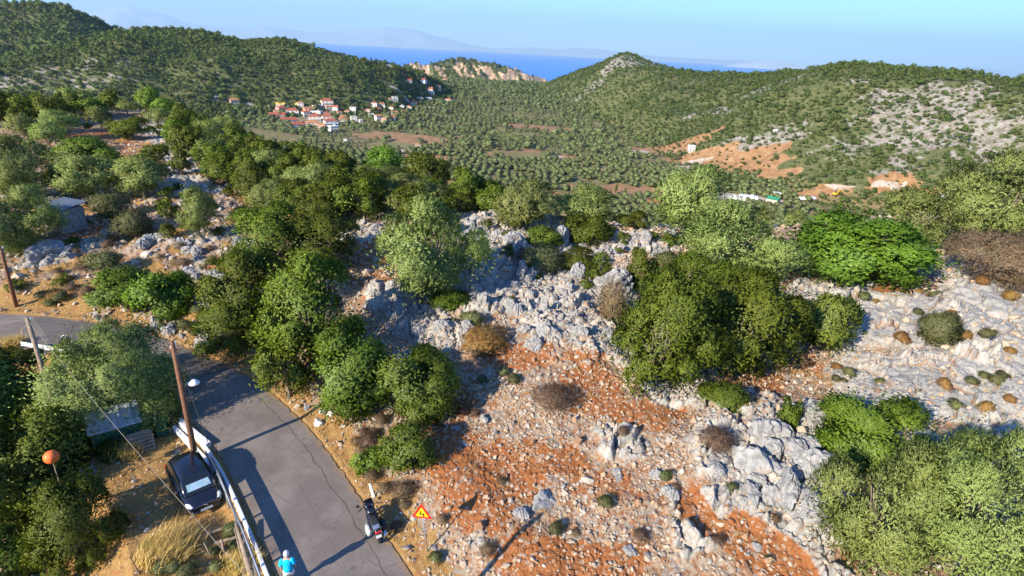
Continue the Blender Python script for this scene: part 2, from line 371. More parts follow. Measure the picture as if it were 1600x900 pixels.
GRAVEL = [zone(*q) for q in [(1170, 312, 52, 6), (1130, 310, 30, 5), (610, 236, 40, 2), (1085, 252, 26, 3), (1390, 290, 34, 7, .8), (1070, 262, 14, 6, .8), (1310, 292, 30, 4, .7), (1000, 237, 14, 3, .8), (640, 160, 30, 4, .6), (870, 245, 12, 3, .8), (485, 192, 45, 10, .45)]]
CLIFF = [zone(750, 112, 70, 18)]

az_f = np.radians(np.linspace(-51, 51, 1350)); az_c1 = np.radians(np.linspace(51, 309, 130))[1:-1]
AZ = np.concatenate([az_f, az_c1])
RR = np.concatenate([np.linspace(0.5, 12, 14)[:-1], np.geomspace(12, 90, 780)[:-1], np.geomspace(90, 400, 190)[:-1], np.geomspace(400, 2700, 240), [3300, 4200]])
A2, R2 = np.meshgrid(AZ, RR); gx = R2 * np.sin(A2); gy = R2 * np.cos(A2)
gz = H(gx, gy); shp = gx.shape
near = R2 < 230
m_soil = zmask(SOIL, gx, gy, .45, 2.2, 101, 10, 230); m_rock = zmask(ROCK, gx, gy, .35, 2.5, 103, 10, 230); m_slab = zmask(SLAB, gx, gy, .3, 3, 105, 10, 230)
m_grass = zmask(GRASS, gx, gy, .4, 1.5, 107, 5, 230)
m_field = zmask(FIELD, gx, gy, .3, 14, 109, 230); m_lime = zmask(LIME, gx, gy, .5, 30, 111, 230, 2000); m_grav = zmask(GRAVEL, gx, gy, .35, 15, 113, 230, 2000)
m_cliff = zmask(CLIFF, gx, gy, .3, 80, 115, 1900)
m_cliff = np.where(R2 > 1900, 1.0, 0) * np.where((A2 > azel(640, 110)[0]) & (A2 < azel(870, 120)[0]), 1.0, 0)
rs = np.full(shp, 150.0); rs[near] = road_s(gx[near], gy[near]); dr = rs - HW; dl = -rs - HW
m_road = (np.abs(rs) < HW + 0.1).astype(float)
verge = S((1.9 + 0.9 * vnoise(gx / 1.3, gy / 1.3, 61) - dr) / 0.9) * (dr > 0)
m_grass = np.maximum(m_grass, verge * 0.85)
lot = (dl > 0) * S((9 - dl) / 2) * 0.75
m_grass = np.maximum(m_grass, lot); m_soil = np.where(dl > 0, m_soil * 0.0 + 0.25 * (vnoise(gx / 2, gy / 2, 71) > 0.1), m_soil)
# natural outcrop break-up everywhere off the road
off = S((dr - 1.6) / 1.6) * near
patch = S((fbm(gx / 5, gy / 5, 81, 3) - 0.35 - .35 * (A2 < -.30)) / 0.25) * 0.8
m_rock = np.maximum(m_rock, patch * (1 - m_soil)) * off
lh_ = S((-A2 - .28) / .12) * near * (dr > 2)
m_rock = m_rock * (1 - .45 * lh_); m_grass = np.maximum(m_grass, .75 * lh_ * S((fbm(gx / 4, gy / 4, 83, 3) + .15) / .4) * (R2 < 120))
m_slab = m_slab * off; m_soil = m_soil * np.where(dl > 0, 1, off)
# relief of the outcrops: broken limestone blocks with clefts, plus low rubble everywhere
nr = near & (R2 > 9)
x = gx[nr]; y = gy[nr]
ca, sa = math.cos(0.6), math.sin(0.6); u = (x * ca + y * sa); v = (-x * sa + y * ca) * 1.7
wx = 0.35 * vnoise(x / 1.1, y / 1.1, 7); wy = 0.35 * vnoise(x / 1.1, y / 1.1, 8)
f1, f2, cid, dx1, dy1 = worley(u / 2.0 + wx, v / 2.0 + wy, 1)
g1, g2, gid, ex1, ey1 = worley(u / 0.7 + wx, v / 0.7 - wy, 2)
k1, k2, kid, _, _ = worley(x / 0.28, y / 0.28, 3)
big = (0.25 + 0.9 * cid) * S((f2 - f1) / 0.22) + (cid - 0.5) * 1.2 * dx1 + 0.5 * (gid - .5) * dy1
mid = (0.15 + 0.5 * gid) * S((g2 - g1) / 0.25) + (gid - 0.5) * 1.0 * ex1
sm = (kid) * S((k2 - k1) / 0.3)
fine = fbm(x / 0.5, y / 0.5, 91, 3)
mr_ = m_rock[nr]; ms_ = m_slab[nr]; so_ = m_soil[nr]; gr_ = m_grass[nr]; of_ = off[nr]
f1s, f2s, cids, dxs, dys = worley(u / 4.5 + wx * .6, v / 3.2 + wy * .6, 4)
slab = 0.55 * cids * S((f2s - f1s) / 0.1) + (cids - 0.5) * 0.9 * dxs + 0.16 * fbm(x / 1.2, y / 1.2, 93, 4) + 0.10 * S((g2 - g1) / 0.15)
disp = mr_ * (0.62 * big + 0.34 * mid + 0.07 * sm + 0.05 * fine) + ms_ * (slab + 0.02 * sm) + of_ * (1 - np.maximum(mr_, ms_)) * (0.07 * sm * (0.4 + gid) + 0.05 * fine)
disp += (1 - of_) * np.where(np.abs(rs[nr]) > HW + 0.1, 0.03 * fine * S((np.abs(rs[nr]) - HW - .1) / .6), 0)
gz[nr] += disp
rockid = np.full(shp, 0.5); rockid[nr] = 0.5 * cid + 0.3 * gid + 0.2 * kid
crack = np.zeros(shp); crack[nr] = np.maximum(mr_ * (1 - S((g2 - g1) / 0.16)), ms_ * (1 - S((f2s - f1s) / 0.06)))
# headland cliffs: ribbed rock face
cl = (R2 > 1850) & (m_cliff > 0)
rib = fbm((gx[cl] - 0.7 * R2[cl]) / 60, R2[cl] / 140, 77, 4)
gz[cl] += 22 * rib * (gz[cl] > -225)
tx_ = (A2[cl] - azel(750, 110)[0]) * 2200; hh_ = (gz[cl] + 40) * 1.0
strk = fbm((tx_ + 1.1 * hh_) / 26, (tx_ - hh_) / 170, 79, 4) + .55 * S((tx_ - 60) / 160) - .5 * S((gz[cl] + 44) / 12) + .12
m_cliff[cl] *= np.clip(.5 + 2.2 * strk, 0, 1)
qm = zmask([zone(1390, 284, 48, 15), zone(1300, 297, 30, 8), zone(1180, 258, 70, 9, .5)], gx, gy, .25, 14, 119, 300, 900); kq = qm > 0
qa, qb, qi, qx, qy = worley(gx[kq] / 14, gy[kq] / 9, 21)
gz[kq] += qm[kq] * (4.5 * (qi - .3) * S((qb - qa) / .25) + 1.6 * fbm(gx[kq] / 6, gy[kq] / 6, 23, 3))
n_a = len(AZ); n_r = len(RR); ii = np.arange(n_r - 1)[:, None] * n_a; jj = np.arange(n_a)[None]
q = np.stack([ii + jj, ii + (jj + 1) % n_a, ii + n_a + (jj + 1) % n_a, ii + n_a + jj], -1).reshape(-1, 4)[:, ::-1]
V = np.stack([gx, gy, gz], -1).reshape(-1, 3)
one = np.ones(shp)
attrs = {"zoneA": ('FLOAT_COLOR', np.stack([np.maximum(m_rock, m_slab), m_soil, m_grass, one], -1)),
         "zoneB": ('FLOAT_COLOR', np.stack([m_field, m_lime, m_grav, one], -1)),
         "zoneC": ('FLOAT_COLOR', np.stack([rockid, crack, m_cliff, one], -1))}
t = NT("ground"); p = t.pos()
sA = t.n("ShaderNodeSeparateColor"); t.l(t.attr("zoneA").outputs['Color'], sA.inputs[0])
sB = t.n("ShaderNodeSeparateColor"); t.l(t.attr("zoneB").outputs['Color'], sB.inputs[0])
sCc = t.n("ShaderNodeSeparateColor"); t.l(t.attr("zoneC").outputs['Color'], sCc.inputs[0])
rk, sl_, gs = sA.outputs; fd, lm, gv = sB.outputs; rid, crk, clf = sCc.outputs
n03 = t.noise(p, 0.35, 5); n2 = t.noise(p, 2.2, 6, 0.65); n9 = t.noise(p, 9.0, 5, 0.7); nfar = t.noise(p, 0.03, 6, 0.62); nfar2 = t.noise(p, 0.15, 5, 0.65)
v5 = t.vor(p, 7.0, 'F1', 'Color'); vs_ = t.n("ShaderNodeSeparateColor"); t.l(v5, vs_.inputs[0])
rub = t.ramp(vs_.outputs[0], [(0.0, (0.20, 0.095, 0.045)), (0.3, (0.27, 0.175, 0.105)), (0.65, (0.31, 0.25, 0.185)), (1.0, (0.23, 0.205, 0.175))])
rub = t.mix(t.mr(n2, 0.5, 0.62, 0, 0.75), rub, (0.26, 0.105, 0.038))
soil = t.ramp(n9, [(0.25, (0.18, 0.060, 0.020)), (0.55, (0.27, 0.102, 0.034)), (0.8, (0.34, 0.165, 0.075))])
soil = t.mix(t.mr(vs_.outputs[1], 0.82, 0.92), soil, (0.33, 0.24, 0.17))
rock = t.ramp(n9, [(0.30, (0.11, 0.102, 0.090)), (0.46, (0.285, 0.268, 0.235)), (0.72, (0.42, 0.39, 0.335))])
rock = t.mix(0.35, rock, t.ramp(rid, [(0.2, (0.20, 0.195, 0.185)), (0.8, (0.45, 0.43, 0.385))]))
rock = t.mix(t.mr(n2, 0.56, 0.70, 0, 0.55), rock, (0.30, 0.20, 0.12))
rock = t.mix(t.math('MULTIPLY', crk, t.mr(n03, 0.35, 0.6)), rock, (0.22, 0.09, 0.035))
grass = t.ramp(n9, [(0.25, (0.19, 0.095, 0.032)), (0.5, (0.30, 0.175, 0.062)), (0.8, (0.40, 0.285, 0.13))])
grass = t.mix(t.mr(n2, 0.5, 0.68, 0, 0.8), grass, (0.28, 0.115, 0.045))
nA = t.math('SUBTRACT', n2, 0.5)
def msk(a, k=0.7, lo=0.42, hi=0.58, nn=None): return t.mr(t.math('MULTIPLY_ADD', nn or nA, k, a), lo, hi)
c = t.mix(msk(sl_, 1.5, .30, .72), rub, soil); c = t.mix(msk(gs, 0.9), c, grass); c = t.mix(msk(rk, 0.9, 0.3, 0.5), c, rock)
dist = t.n("ShaderNodeVectorMath", operation='LENGTH'); t.l(p, dist.inputs[0])
far = t.mr(dist.outputs['Value'], 160, 260)
nB = t.math('SUBTRACT', nfar2, 0.5)
floor = t.ramp(nfar2, [(0.3, (0.095, 0.100, 0.032)), (0.5, (0.165, 0.150, 0.058)), (0.7, (0.230, 0.180, 0.090))])
floor = t.mix(t.mr(nfar, 0.48, 0.62, 0, 0.55), floor, (0.20, 0.125, 0.070))
sepz = t.n('ShaderNodeSeparateXYZ'); t.l(p, sepz.inputs[0])
hillf = t.ramp(nfar2, [(0.3, (0.055, 0.070, 0.022)), (0.5, (0.092, 0.102, 0.036)), (0.72, (0.150, 0.135, 0.065))])
floor = t.mix(t.mr(sepz.outputs[2], -77, -66), floor, hillf)
field = t.ramp(nfar2, [(0.3, (0.20, 0.100, 0.042)), (0.55, (0.30, 0.170, 0.080)), (0.75, (0.40, 0.27, 0.155))])
lime = t.ramp(t.noise(p, 0.22, 6, 0.7), [(0.35, (0.13, 0.105, 0.07)), (0.5, (0.235, 0.21, 0.175)), (0.7, (0.34, 0.32, 0.29))])
grav = t.ramp(nfar2, [(0.3, (0.31, 0.225, 0.15)), (0.5, (0.38, 0.31, 0.23)), (0.7, (0.45, 0.40, 0.33))])
cf = t.mix(msk(lm, 1.4, 0.42, 0.58, nB), floor, lime); cf = t.mix(msk(fd, 0.8, 0.4, 0.55, nB), cf, field); cf = t.mix(msk(gv, 0.6, 0.45, 0.55, nB), cf, grav)
sep = t.n("ShaderNodeSeparateXYZ"); t.l(p, sep.inputs[0])
geo = t.n("ShaderNodeNewGeometry"); sn = t.n("ShaderNodeSeparateXYZ"); t.l(geo.outputs['True Normal'], sn.inputs[0])
bare = t.mr(clf, 0.4, 0.6)
cliffc = t.ramp(t.noise(p, 0.05, 6, 0.7), [(0.3, (0.25, 0.15, 0.085)), (0.5, (0.42, 0.28, 0.17)), (0.7, (0.52, 0.42, 0.32))])
cf = t.mix(bare, cf, cliffc)
c = t.mix(far, c, cf)
bh = t.math('MULTIPLY_ADD', n9, 0.6, t.noise(p, 28.0, 3, 0.6))
ground = mesh_np("ground", V, q, t.bsdf(c, 0.92, 0, 0.15, t.bump(bh, 0.55, 0.06)), None, True, attrs)
tag(ground, kind='structure')
def ground_z(x, y):
    """height of the finished ground, blocks included"""
    a = math.atan2(x, y); r = math.hypot(x, y)
    i = int(np.clip(np.searchsorted(RR, r), 1, n_r - 1)); j = int(np.clip(np.searchsorted(az_f, a), 1, len(az_f) - 1))
    fr = (r - RR[i - 1]) / (RR[i] - RR[i - 1]); fa = np.clip((a - az_f[j - 1]) / (az_f[j] - az_f[j - 1]), 0, 1)
    return float((gz[i - 1, j - 1] * (1 - fa) + gz[i - 1, j] * fa) * (1 - fr) + (gz[i, j - 1] * (1 - fa) + gz[i, j] * fa) * fr)
def ground_zv(x, y):
    a = np.arctan2(x, y); r = np.hypot(x, y)
    i = np.clip(np.searchsorted(RR, r), 1, n_r - 1); j = np.clip(np.searchsorted(az_f, a), 1, len(az_f) - 1)
    fr = (r - RR[i - 1]) / (RR[i] - RR[i - 1]); fa = np.clip((a - az_f[j - 1]) / (az_f[j] - az_f[j - 1]), 0, 1)
    z = (gz[i - 1, j - 1] * (1 - fa) + gz[i - 1, j] * fa) * (1 - fr) + (gz[i, j - 1] * (1 - fa) + gz[i, j] * fa) * fr
    return z, i, j

# ------------------------------------------------------------------ sea, far coast, haze
t = NT("sea"); p = t.pos()
nz = t.noise(p, 0.004, 6, 0.6); nl = t.noise(p, 0.00035, 4, 0.6)
sc_ = t.ramp(nl, [(0.35, (0.0, 0.115, 0.52)), (0.65, (0.002, 0.145, 0.60))])
sea_m = t.bsdf(sc_, 0.35, 0, 0.25, t.bump(nz, 0.2, 3.0))
an = np.linspace(0, 2 * math.pi, 97)[:-1]; rr_ = [900, 3000, 9000, 79000]
sv = np.array([(q_ * math.sin(a), q_ * math.cos(a), -230.0) for q_ in rr_ for a in an]); nn = len(an)
sf = np.array([(i * nn + k, (i + 1) * nn + k, (i + 1) * nn + (k + 1) % nn, i * nn + (k + 1) % nn) for i in range(3) for k in range(nn)])[:, ::-1]
tag(mesh_np("sea", sv, sf, sea_m), kind='structure')

def far_coast(name, tab, dist, depth, seed):
    """a mountain ridge across the water: crest heights from the photo, real depth front and back"""
    az = []; zz = []
    for px, py in tab:
        a, e = azel(px, py); az.append(a); zz.append(20 + dist * e)
    A = np.linspace(az[0], az[-1], 420); Z = np.interp(A, az, zz); T = np.linspace(-1, 1, 41)
    AA, TT = np.meshgrid(A, T); ZZ = np.tile(Z, (len(T), 1)); rr = dist + TT * depth
    X = rr * np.sin(AA); Y = rr * np.cos(AA)
    w = 1 - np.abs(TT) ** 1.2; k = fbm(X / 5200, Y / 5200, seed, 5)
    h = -260 + (ZZ + 260) * np.clip(w, 0, 1) + k * 0.16 * (ZZ + 260) * (np.minimum(1, (1 - np.abs(TT)) * 4)) * (0.25 + np.abs(TT))
    n = len(A); m = len(T); i = np.arange(m - 1)[:, None] * n; j = np.arange(n - 1)[None]
    F = np.stack([i + j, i + j + 1, i + n + j + 1, i + n + j], -1).reshape(-1, 4)[:, ::-1]
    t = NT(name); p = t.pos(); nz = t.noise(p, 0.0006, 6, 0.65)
    m_ = t.bsdf(t.ramp(nz, [(0.35, (0.34, 0.39, 0.42)), (0.55, (0.44, 0.47, 0.48)), (0.75, (0.54, 0.54, 0.53))]), 0.95, 0, 0.1)  # part of the haze fade is put into this pale bluish rock colour
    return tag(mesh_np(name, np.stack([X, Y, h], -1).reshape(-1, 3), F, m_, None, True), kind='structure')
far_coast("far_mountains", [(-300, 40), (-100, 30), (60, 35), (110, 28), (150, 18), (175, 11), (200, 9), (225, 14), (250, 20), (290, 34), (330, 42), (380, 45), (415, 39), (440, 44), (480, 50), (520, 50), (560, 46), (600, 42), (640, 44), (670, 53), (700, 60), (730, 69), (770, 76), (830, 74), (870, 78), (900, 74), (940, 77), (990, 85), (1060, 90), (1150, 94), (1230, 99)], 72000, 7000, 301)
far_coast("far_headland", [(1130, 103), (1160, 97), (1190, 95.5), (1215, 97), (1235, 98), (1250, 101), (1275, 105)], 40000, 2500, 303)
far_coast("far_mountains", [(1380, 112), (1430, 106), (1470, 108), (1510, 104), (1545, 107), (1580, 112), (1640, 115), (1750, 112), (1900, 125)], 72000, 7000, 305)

hz = NT("haze"); vp = hz.n("ShaderNodeVolumePrincipled"); vp.inputs['Color'].default_value = (0.50, 0.76, 1.0, 1); vp.inputs['Density'].default_value = HAZE_D = 3.0e-5
vp.inputs['Anisotropy'].default_value = 0.1
hz.l(vp.outputs[0], hz.out.inputs['Volume'])
hb = MB(); hb.box((0, 0, (4000 - 300) / 2), (160000, 160000, 4300)); tag(hb.build("haze", hz.m), kind='stuff')

# ------------------------------------------------------------------ road
t = NT("asphalt"); p = t.pos(); n = t.noise(p, 60, 4, 0.7); nb = t.noise(p, 0.5, 5, 0.6); nw = t.noise(p, 3.0, 4)
c = t.ramp(n, [(0.3, (0.118, 0.097, 0.082)), (0.7, (0.195, 0.163, 0.139))])
c = t.mix(t.mr(nb, 0.4, 0.62, 0, 0.7), c, (0.225, 0.188, 0.160))
pt_ = t.n('ShaderNodeSeparateColor'); t.l(t.vor(p, 0.16, 'F1', 'Color'), pt_.inputs[0]); c = t.mix(t.mr(pt_.outputs[0], .78, .80, 0, .55), c, (0.075, 0.068, 0.064))
c = t.mix(t.mr(t.noise(p, 0.9, 7, .75), .56, .68, 0, .5), c, (0.085, 0.074, 0.067))
la = t.attr('lat').outputs['Fac']
wob = t.math('ADD', la, t.math('MULTIPLY', t.math('SUBTRACT', t.noise(p, 0.8, 5, 0.6), 0.5), 0.5))
cr = t.mr(t.math('ABSOLUTE', t.math('SUBTRACT', wob, 1.45)), 0.0, 0.035, 0.85, 0)
seam = t.mr(t.math('ABSOLUTE', t.math('SUBTRACT', t.math('ADD', la, t.math('MULTIPLY', nw, 0.04)), 0.2)), 0.0, 0.02, 0.35, 0)
ec = t.mr(t.vor(p, 0.45, 'DISTANCE_TO_EDGE'), 0.0, 0.012, 0.5, 0); ec = t.math('MULTIPLY', ec, t.mr(nb, 0.5, 0.55))
c = t.mix(t.math('MAXIMUM', t.math('MAXIMUM', cr, seam), ec), c, (0.025, 0.024, 0.023))
ed = t.mr(t.math('MULTIPLY_ADD', t.noise(p, 1.6, 7, .75), 1.5, t.math('ABSOLUTE', la)), 2.72, 3.05); c = t.mix(ed, c, (0.27, 0.165, 0.085))
asph = t.bsdf(c, 0.85, 0, 0.25, t.bump(n, 0.35, 0.01))
lat = np.linspace(-HW, HW, 25); rv = []; la_ = []; NI = len(ROAD)
for i in range(NI):
    for q_ in lat:
        e = 0.16 * vnoise(np.array([i * .45]), np.array([3.0 if q_ > 0 else 9.0]), 15)[0] if abs(q_) > HW - .05 else 0
        rv.append(road_pt(i, q_ + e, 0.02 - 0.02 * (abs(q_) / HW) ** 2)); la_.append(q_)
nl_ = len(lat); i = np.arange(NI - 1)[:, None] * nl_; j = np.arange(nl_ - 1)[None]
rf = np.stack([i + j, i + j + 1, i + nl_ + j + 1, i + nl_ + j], -1).reshape(-1, 4)
tag(mesh_np("road", np.array(rv), rf, asph, None, False, {'lat': ('FLOAT', np.array(la_))}), kind='structure')
# ------------------------------------------------------------------ foliage
M_LEAF = {
    'olive': leafmat("olive_leaf", (0.140, 0.178, 0.040), (0.215, 0.258, 0.066), (0.300, 0.345, 0.125), 0.22, 0.02),
    'oak': leafmat("oak_leaf", (0.058, 0.080, 0.005), (0.108, 0.138, 0.009), (0.170, 0.200, 0.020), 0.22, 0.02),
    'fig': leafmat("fig_leaf", (0.085, 0.145, 0.008), (0.145, 0.220, 0.013), (0.220, 0.295, 0.028), 0.36, 0.03),
    'dry': leafmat("dry_twigs", (0.115, 0.070, 0.042), (0.180, 0.115, 0.068), (0.260, 0.180, 0.105), 0.15, 0.02),
    'grey': leafmat("grey_leaf", (0.090, 0.105, 0.030), (0.140, 0.150, 0.050), (0.210, 0.200, 0.085), 0.2, 0.03),
    'straw': leafmat("straw", (0.36, 0.225, 0.065), (0.54, 0.36, 0.115), (0.68, 0.50, 0.20), 0.25, 0.03),
    'valley': leafmat("valley_olive_leaf", (0.120, 0.150, 0.046), (0.170, 0.200, 0.066), (0.225, 0.255, 0.100), 0.15, 0.04),
    'scrub': leafmat("scrub_leaf", (0.050, 0.080, 0.009), (0.088, 0.125, 0.015), (0.150, 0.172, 0.030), 0.15, 0.03),
    'rust': leafmat("rust_brown_twigs", (0.17, 0.085, 0.025), (0.28, 0.145, 0.040), (0.38, 0.22, 0.07), 0.15, 0.02),
    'yellow': leafmat("yellow_green_leaf", (0.085, 0.140, 0.010), (0.160, 0.215, 0.015), (0.270, 0.300, 0.030), 0.3, 0.04),
}
M_BARK = plain("bark", (0.17, 0.135, 0.105), 0.95, 0, 0.1, 0.35, 9)
def nrm(a): return a / (np.linalg.norm(a, axis=-1, keepdims=True) + 1e-9)
def rdir(r, n): return nrm(r.normal(size=(n, 3)))
def leaves(pos, d, L, w, r, out):
    """one diamond leaf per row, blade turned mostly outwards"""
    n = len(pos); s = nrm(np.cross(d, out + .7 * rdir(r, n))); L = np.broadcast_to(L, (n,))[:, None]; w = np.broadcast_to(w, (n,))[:, None]
    mid = pos + d * L * 0.5
    flip = (np.sum(np.cross(s, d) * out, 1) > 0)[:, None]; s = np.where(flip, s, -s)
    V = np.stack([pos, mid + s * w, pos + d * L, mid - s * w], 1).reshape(-1, 3)
    return V, np.arange(n * 4).reshape(n, 4)
KIND = {  # lobes, lobe radius, spread, up bias, leaf length, leaf width ratio, looseness, flatten
    'olive': dict(el=1.6, nl=105, lr=(.09, .18), sp=.84, up=.75, L=1.0, wr=.30, loose=.55, tl=2.3),
    'oak': dict(el=1.4, nl=95, lr=(.09, .19), sp=.84, up=.55, L=.85, wr=.50, loose=.8, tl=1.4),
    'fig': dict(el=.9, nl=75, lr=(.09, .19), sp=.84, up=.30, L=1.1, wr=.52, loose=.9, tl=1.9),
    'dry': dict(nl=18, lr=(.30, .48), sp=.60, up=.5, L=1.5, wr=.10, loose=.8, tl=2.4),
    'grey': dict(nl=16, lr=(.30, .46), sp=.55, up=.8, L=1.2, wr=.22, loose=.6, tl=2.0),
    'yellow': dict(nl=18, lr=(.28, .42), sp=.6, up=.6, L=1.0, wr=.45, loose=.7, tl=1.8),
    'scrub': dict(nl=9, lr=(.36, .55), sp=.5, up=.3, L=1.0, wr=.6, loose=.9, tl=1.2),
}
KIND['rust'] = dict(KIND['dry'], tl=1.2, L=1.1, wr=.2)
KIND['valley'] = dict(KIND['olive'], nl=10, lr=(.36, .52), sp=.6, wr=.6, el=1.0, up=.3, tl=1.1, loose=.95)
LOD = {'max': (17000, 9, .034), 'hi': (7600, 9, .052), 'mid': (2700, 8, .088), 'lo': (720, 7, .155), 'min': (80, 4, .38)}
NORM = {}
def crown_np(kind, lod, seed):
    k = KIND[kind]; r = np.random.default_rng(seed); nt_, nlv, L = LOD[lod]; L = L * k['L']
    nl = k['nl']; sc_ = 1.0
    if nl > 40: nl = {'max': nl, 'hi': int(nl * .8), 'mid': int(nl * .55), 'lo': 22, 'min': 8}[lod]; sc_ = math.sqrt(k['nl'] / nl)
    elif lod not in ('max', 'hi', 'mid'): nl = max(6, nl // 2)
    el_ = np.array([1, 1, k.get('el', 1.0)])
    def spread(n, thr):
        q = rdir(r, max(60, n * 4)); q[:, 2] = q[:, 2] * .95 + .05; kp = [0]
        for i in range(1, len(q)):
            if len(kp) < n and np.min(np.linalg.norm(q[kp] - q[i], axis=1)) > thr / math.sqrt(n): kp.append(i)
        return q[kp]
    bd = rdir(r, 7); bd[:, 2] = np.abs(bd[:, 2]) * .9 - .1; ba = r.uniform(-.32, .28, 7)
    if k['nl'] > 40:            # boughs first, then plumes of twigs on each bough
        B = spread(k.get('nb', 19), 1.5); B = B[r.random(len(B)) > .08]; br = r.uniform(.22, .38, len(B)); B = B * (.74 + .08 * r.normal(size=(len(B), 1))) * (1 - .35 * (br[:, None] - .33))
        B = B * (1 + np.clip(B @ bd.T, 0, 1) ** 2 @ ba)[:, None]
        bi = r.choice(len(B), nl * 2, p=br ** 2 / (br ** 2).sum()); pd = rdir(r, nl * 2); pd[:, 2] = pd[:, 2] * .8 + .30; pd = nrm(pd + .45 * nrm(B[bi]))
        c = B[bi] + pd * br[bi][:, None] * r.uniform(.7, 1.0, (nl * 2, 1)); q = np.linalg.norm(c[:, None] - B[None], axis=2) / br[None]; q[np.arange(len(c)), bi] = 9
        c = c[(q.min(1) > .97)]; bdir = pd[(q.min(1) > .97)]; c = c[:nl]; bdir = bdir[:nl]; rad = r.uniform(*k['lr'], len(c)) * sc_
        c = np.concatenate([c, [[0, 0, -.05]]]); bdir = np.concatenate([bdir, [[0, 0, 1.]]]); rad = np.concatenate([rad, [.52]])
    else:
        c = spread(nl, 1.45); rad = r.uniform(*k['lr'], len(c)); c = c * (k['sp'] + .14 * r.normal(size=(len(c), 1)))
        c = c * np.minimum(1, (1.02 - rad) / np.linalg.norm(c, axis=1))[:, None] * r.uniform(.86, 1.06, (len(c), 1))
        c = c * (1 + np.clip(c @ bd.T, 0, 1) ** 2 @ ba)[:, None]; bdir = nrm(c)
        c = np.concatenate([c, [[0, 0, -.05]]]); bdir = np.concatenate([bdir, [[0, 0, 1.]]]); rad = np.concatenate([rad * r.uniform(.8, 1.2, len(rad)), [.45]])
    # twig tufts on the lobes' skins
    w = rad ** 2; w[-1] *= .35 if lod in ('max', 'hi') else .8; li = r.choice(len(c), nt_ * 2, p=w / w.sum()); dd = rdir(r, nt_ * 2)
    pp = c[li] + dd * el_ * rad[li][:, None] * r.uniform(.72, 1.03, (nt_ * 2, 1))
    dist = np.linalg.norm((pp[:, None] - c[None]) / el_, axis=2) / rad[None]; dist[np.arange(len(li)), li] = 9
    ok = (dist.min(1) > .80) & (dd[:, 2] > (-.40 if lod in ('max', 'hi', 'mid') else -.7) + .35 * r.random(len(li)))
    pp = pp[ok][:nt_]; dd = dd[ok][:nt_]; lt = li[ok][:nt_]
    n = len(pp); on = nrm(.50 * dd + .42 * bdir[lt] + .14 * nrm(pp) + .12 * r.normal(size=(n, 3)))
    ax = nrm(dd * (1 - k['up'] * .6) + np.array([0, 0, k['up']]) + r.normal(size=(n, 3)) * .28)
    TL = L * k['tl'] * r.uniform(.7, 1.25, n) * np.where(r.random(n) > .88, 1.8, 1)
    u = r.random((n, nlv)); pos = pp[:, None] + ax[:, None] * (u * TL[:, None])[..., None] + r.normal(size=(n, nlv, 3)) * L * .14
    ld = nrm(ax[:, None] * (1.15 - k['loose'] * .6) + rdir(r, n * nlv).reshape(n, nlv, 3) * k['loose'])
    pos = pos.reshape(-1, 3); ld = ld.reshape(-1, 3); on = nrm(np.repeat(on, nlv, 0) + .32 * rdir(r, n * nlv))
    tint = np.repeat(np.clip(.46 + .16 * r.normal(size=n) + .10 * np.repeat(r.normal(size=len(c)), 1)[lt], 0, 1), nlv) + .14 * r.normal(size=n * nlv)
    if lod in ('max', 'hi', 'mid'):                 # a few inner leaves so that no daylight shows where boughs are
        m = n; q = c[r.choice(len(c), m)] + r.normal(size=(m, 3)) * .2
        pos = np.concatenate([pos, q]); ld = np.concatenate([ld, rdir(r, m)]); on = np.concatenate([on, nrm(q + 1e-3)]); tint = np.concatenate([tint, .4 + .15 * r.normal(size=m)])
        Ls = np.concatenate([L * r.uniform(.7, 1.2, n * nlv), np.full(m, L * 1.7)])
    else: Ls = L * r.uniform(.7, 1.2, len(pos))
    V, F = leaves(pos, ld, Ls, Ls * k['wr'] * .5 * (1 if lod in ('max', 'hi', 'mid') else 1.25), r, on)
    NORM[0] = np.repeat(on, 4, 0)
    fx = np.percentile(np.hypot(V[:, 0], V[:, 1]), 98.5); V = V / np.array([fx, fx, max(np.percentile(V[:, 2], 99.3), .6)]); V[:, 2] = np.maximum(V[:, 2], -1.1)
    return V, F, np.repeat(np.clip(tint, 0, 1), 4)
_cr = {}
def crown(kind, lod, var):
    key = (kind, lod, var)
    if key not in _cr:
        V, F, tn = crown_np(kind, lod, hash((kind, lod)) % 1 + sum(map(ord, kind + lod)) * 7 + var)
        _cr[key] = mesh_np("%s_crown" % kind, V, F, M_LEAF[kind], None, True, {'tint': ('FLOAT', tn)}, link=False, normals=NORM[0])
    return _cr[key]
_tk = {}
def trunk(var):
    """unit trunk with limbs: base at z 0, limbs reaching about z 1.5 and 0.6 sideways"""
    if var not in _tk:
        r = np.random.default_rng(900 + var); m = MB(); top = np.array([r.normal() * .05, r.normal() * .05, .5])
        m.tube([(0, 0, -.25), (0, 0, 0), top * .5 + r.normal(size=3) * .02, top], [.16, .12, .085, .07], 8)
        for k in range(5):
            a = 2 * math.pi * k / 5 + r.normal() * .3; e = np.array([math.cos(a), math.sin(a), 0]) * r.uniform(.35, .6)
            tip = top + e + np.array([0, 0, r.uniform(.5, .95)])
            m.tube([top - (0, 0, .06), top + e * .4 + (0, 0, .25), tip], [.065, .045, .015], 6)
            for s_ in (-1, 1):
                m.tube([top + e * .5 + (0, 0, .3), tip + np.array([-e[1], e[0], 0]) * .5 * s_ + (0, 0, .1)], [.03, .01], 5)
        o = m.build("trunk_mesh", M_BARK, None, True); _tk[var] = o.data; bpy.data.objects.remove(o)
    return _tk[var]
TREE_XY = []
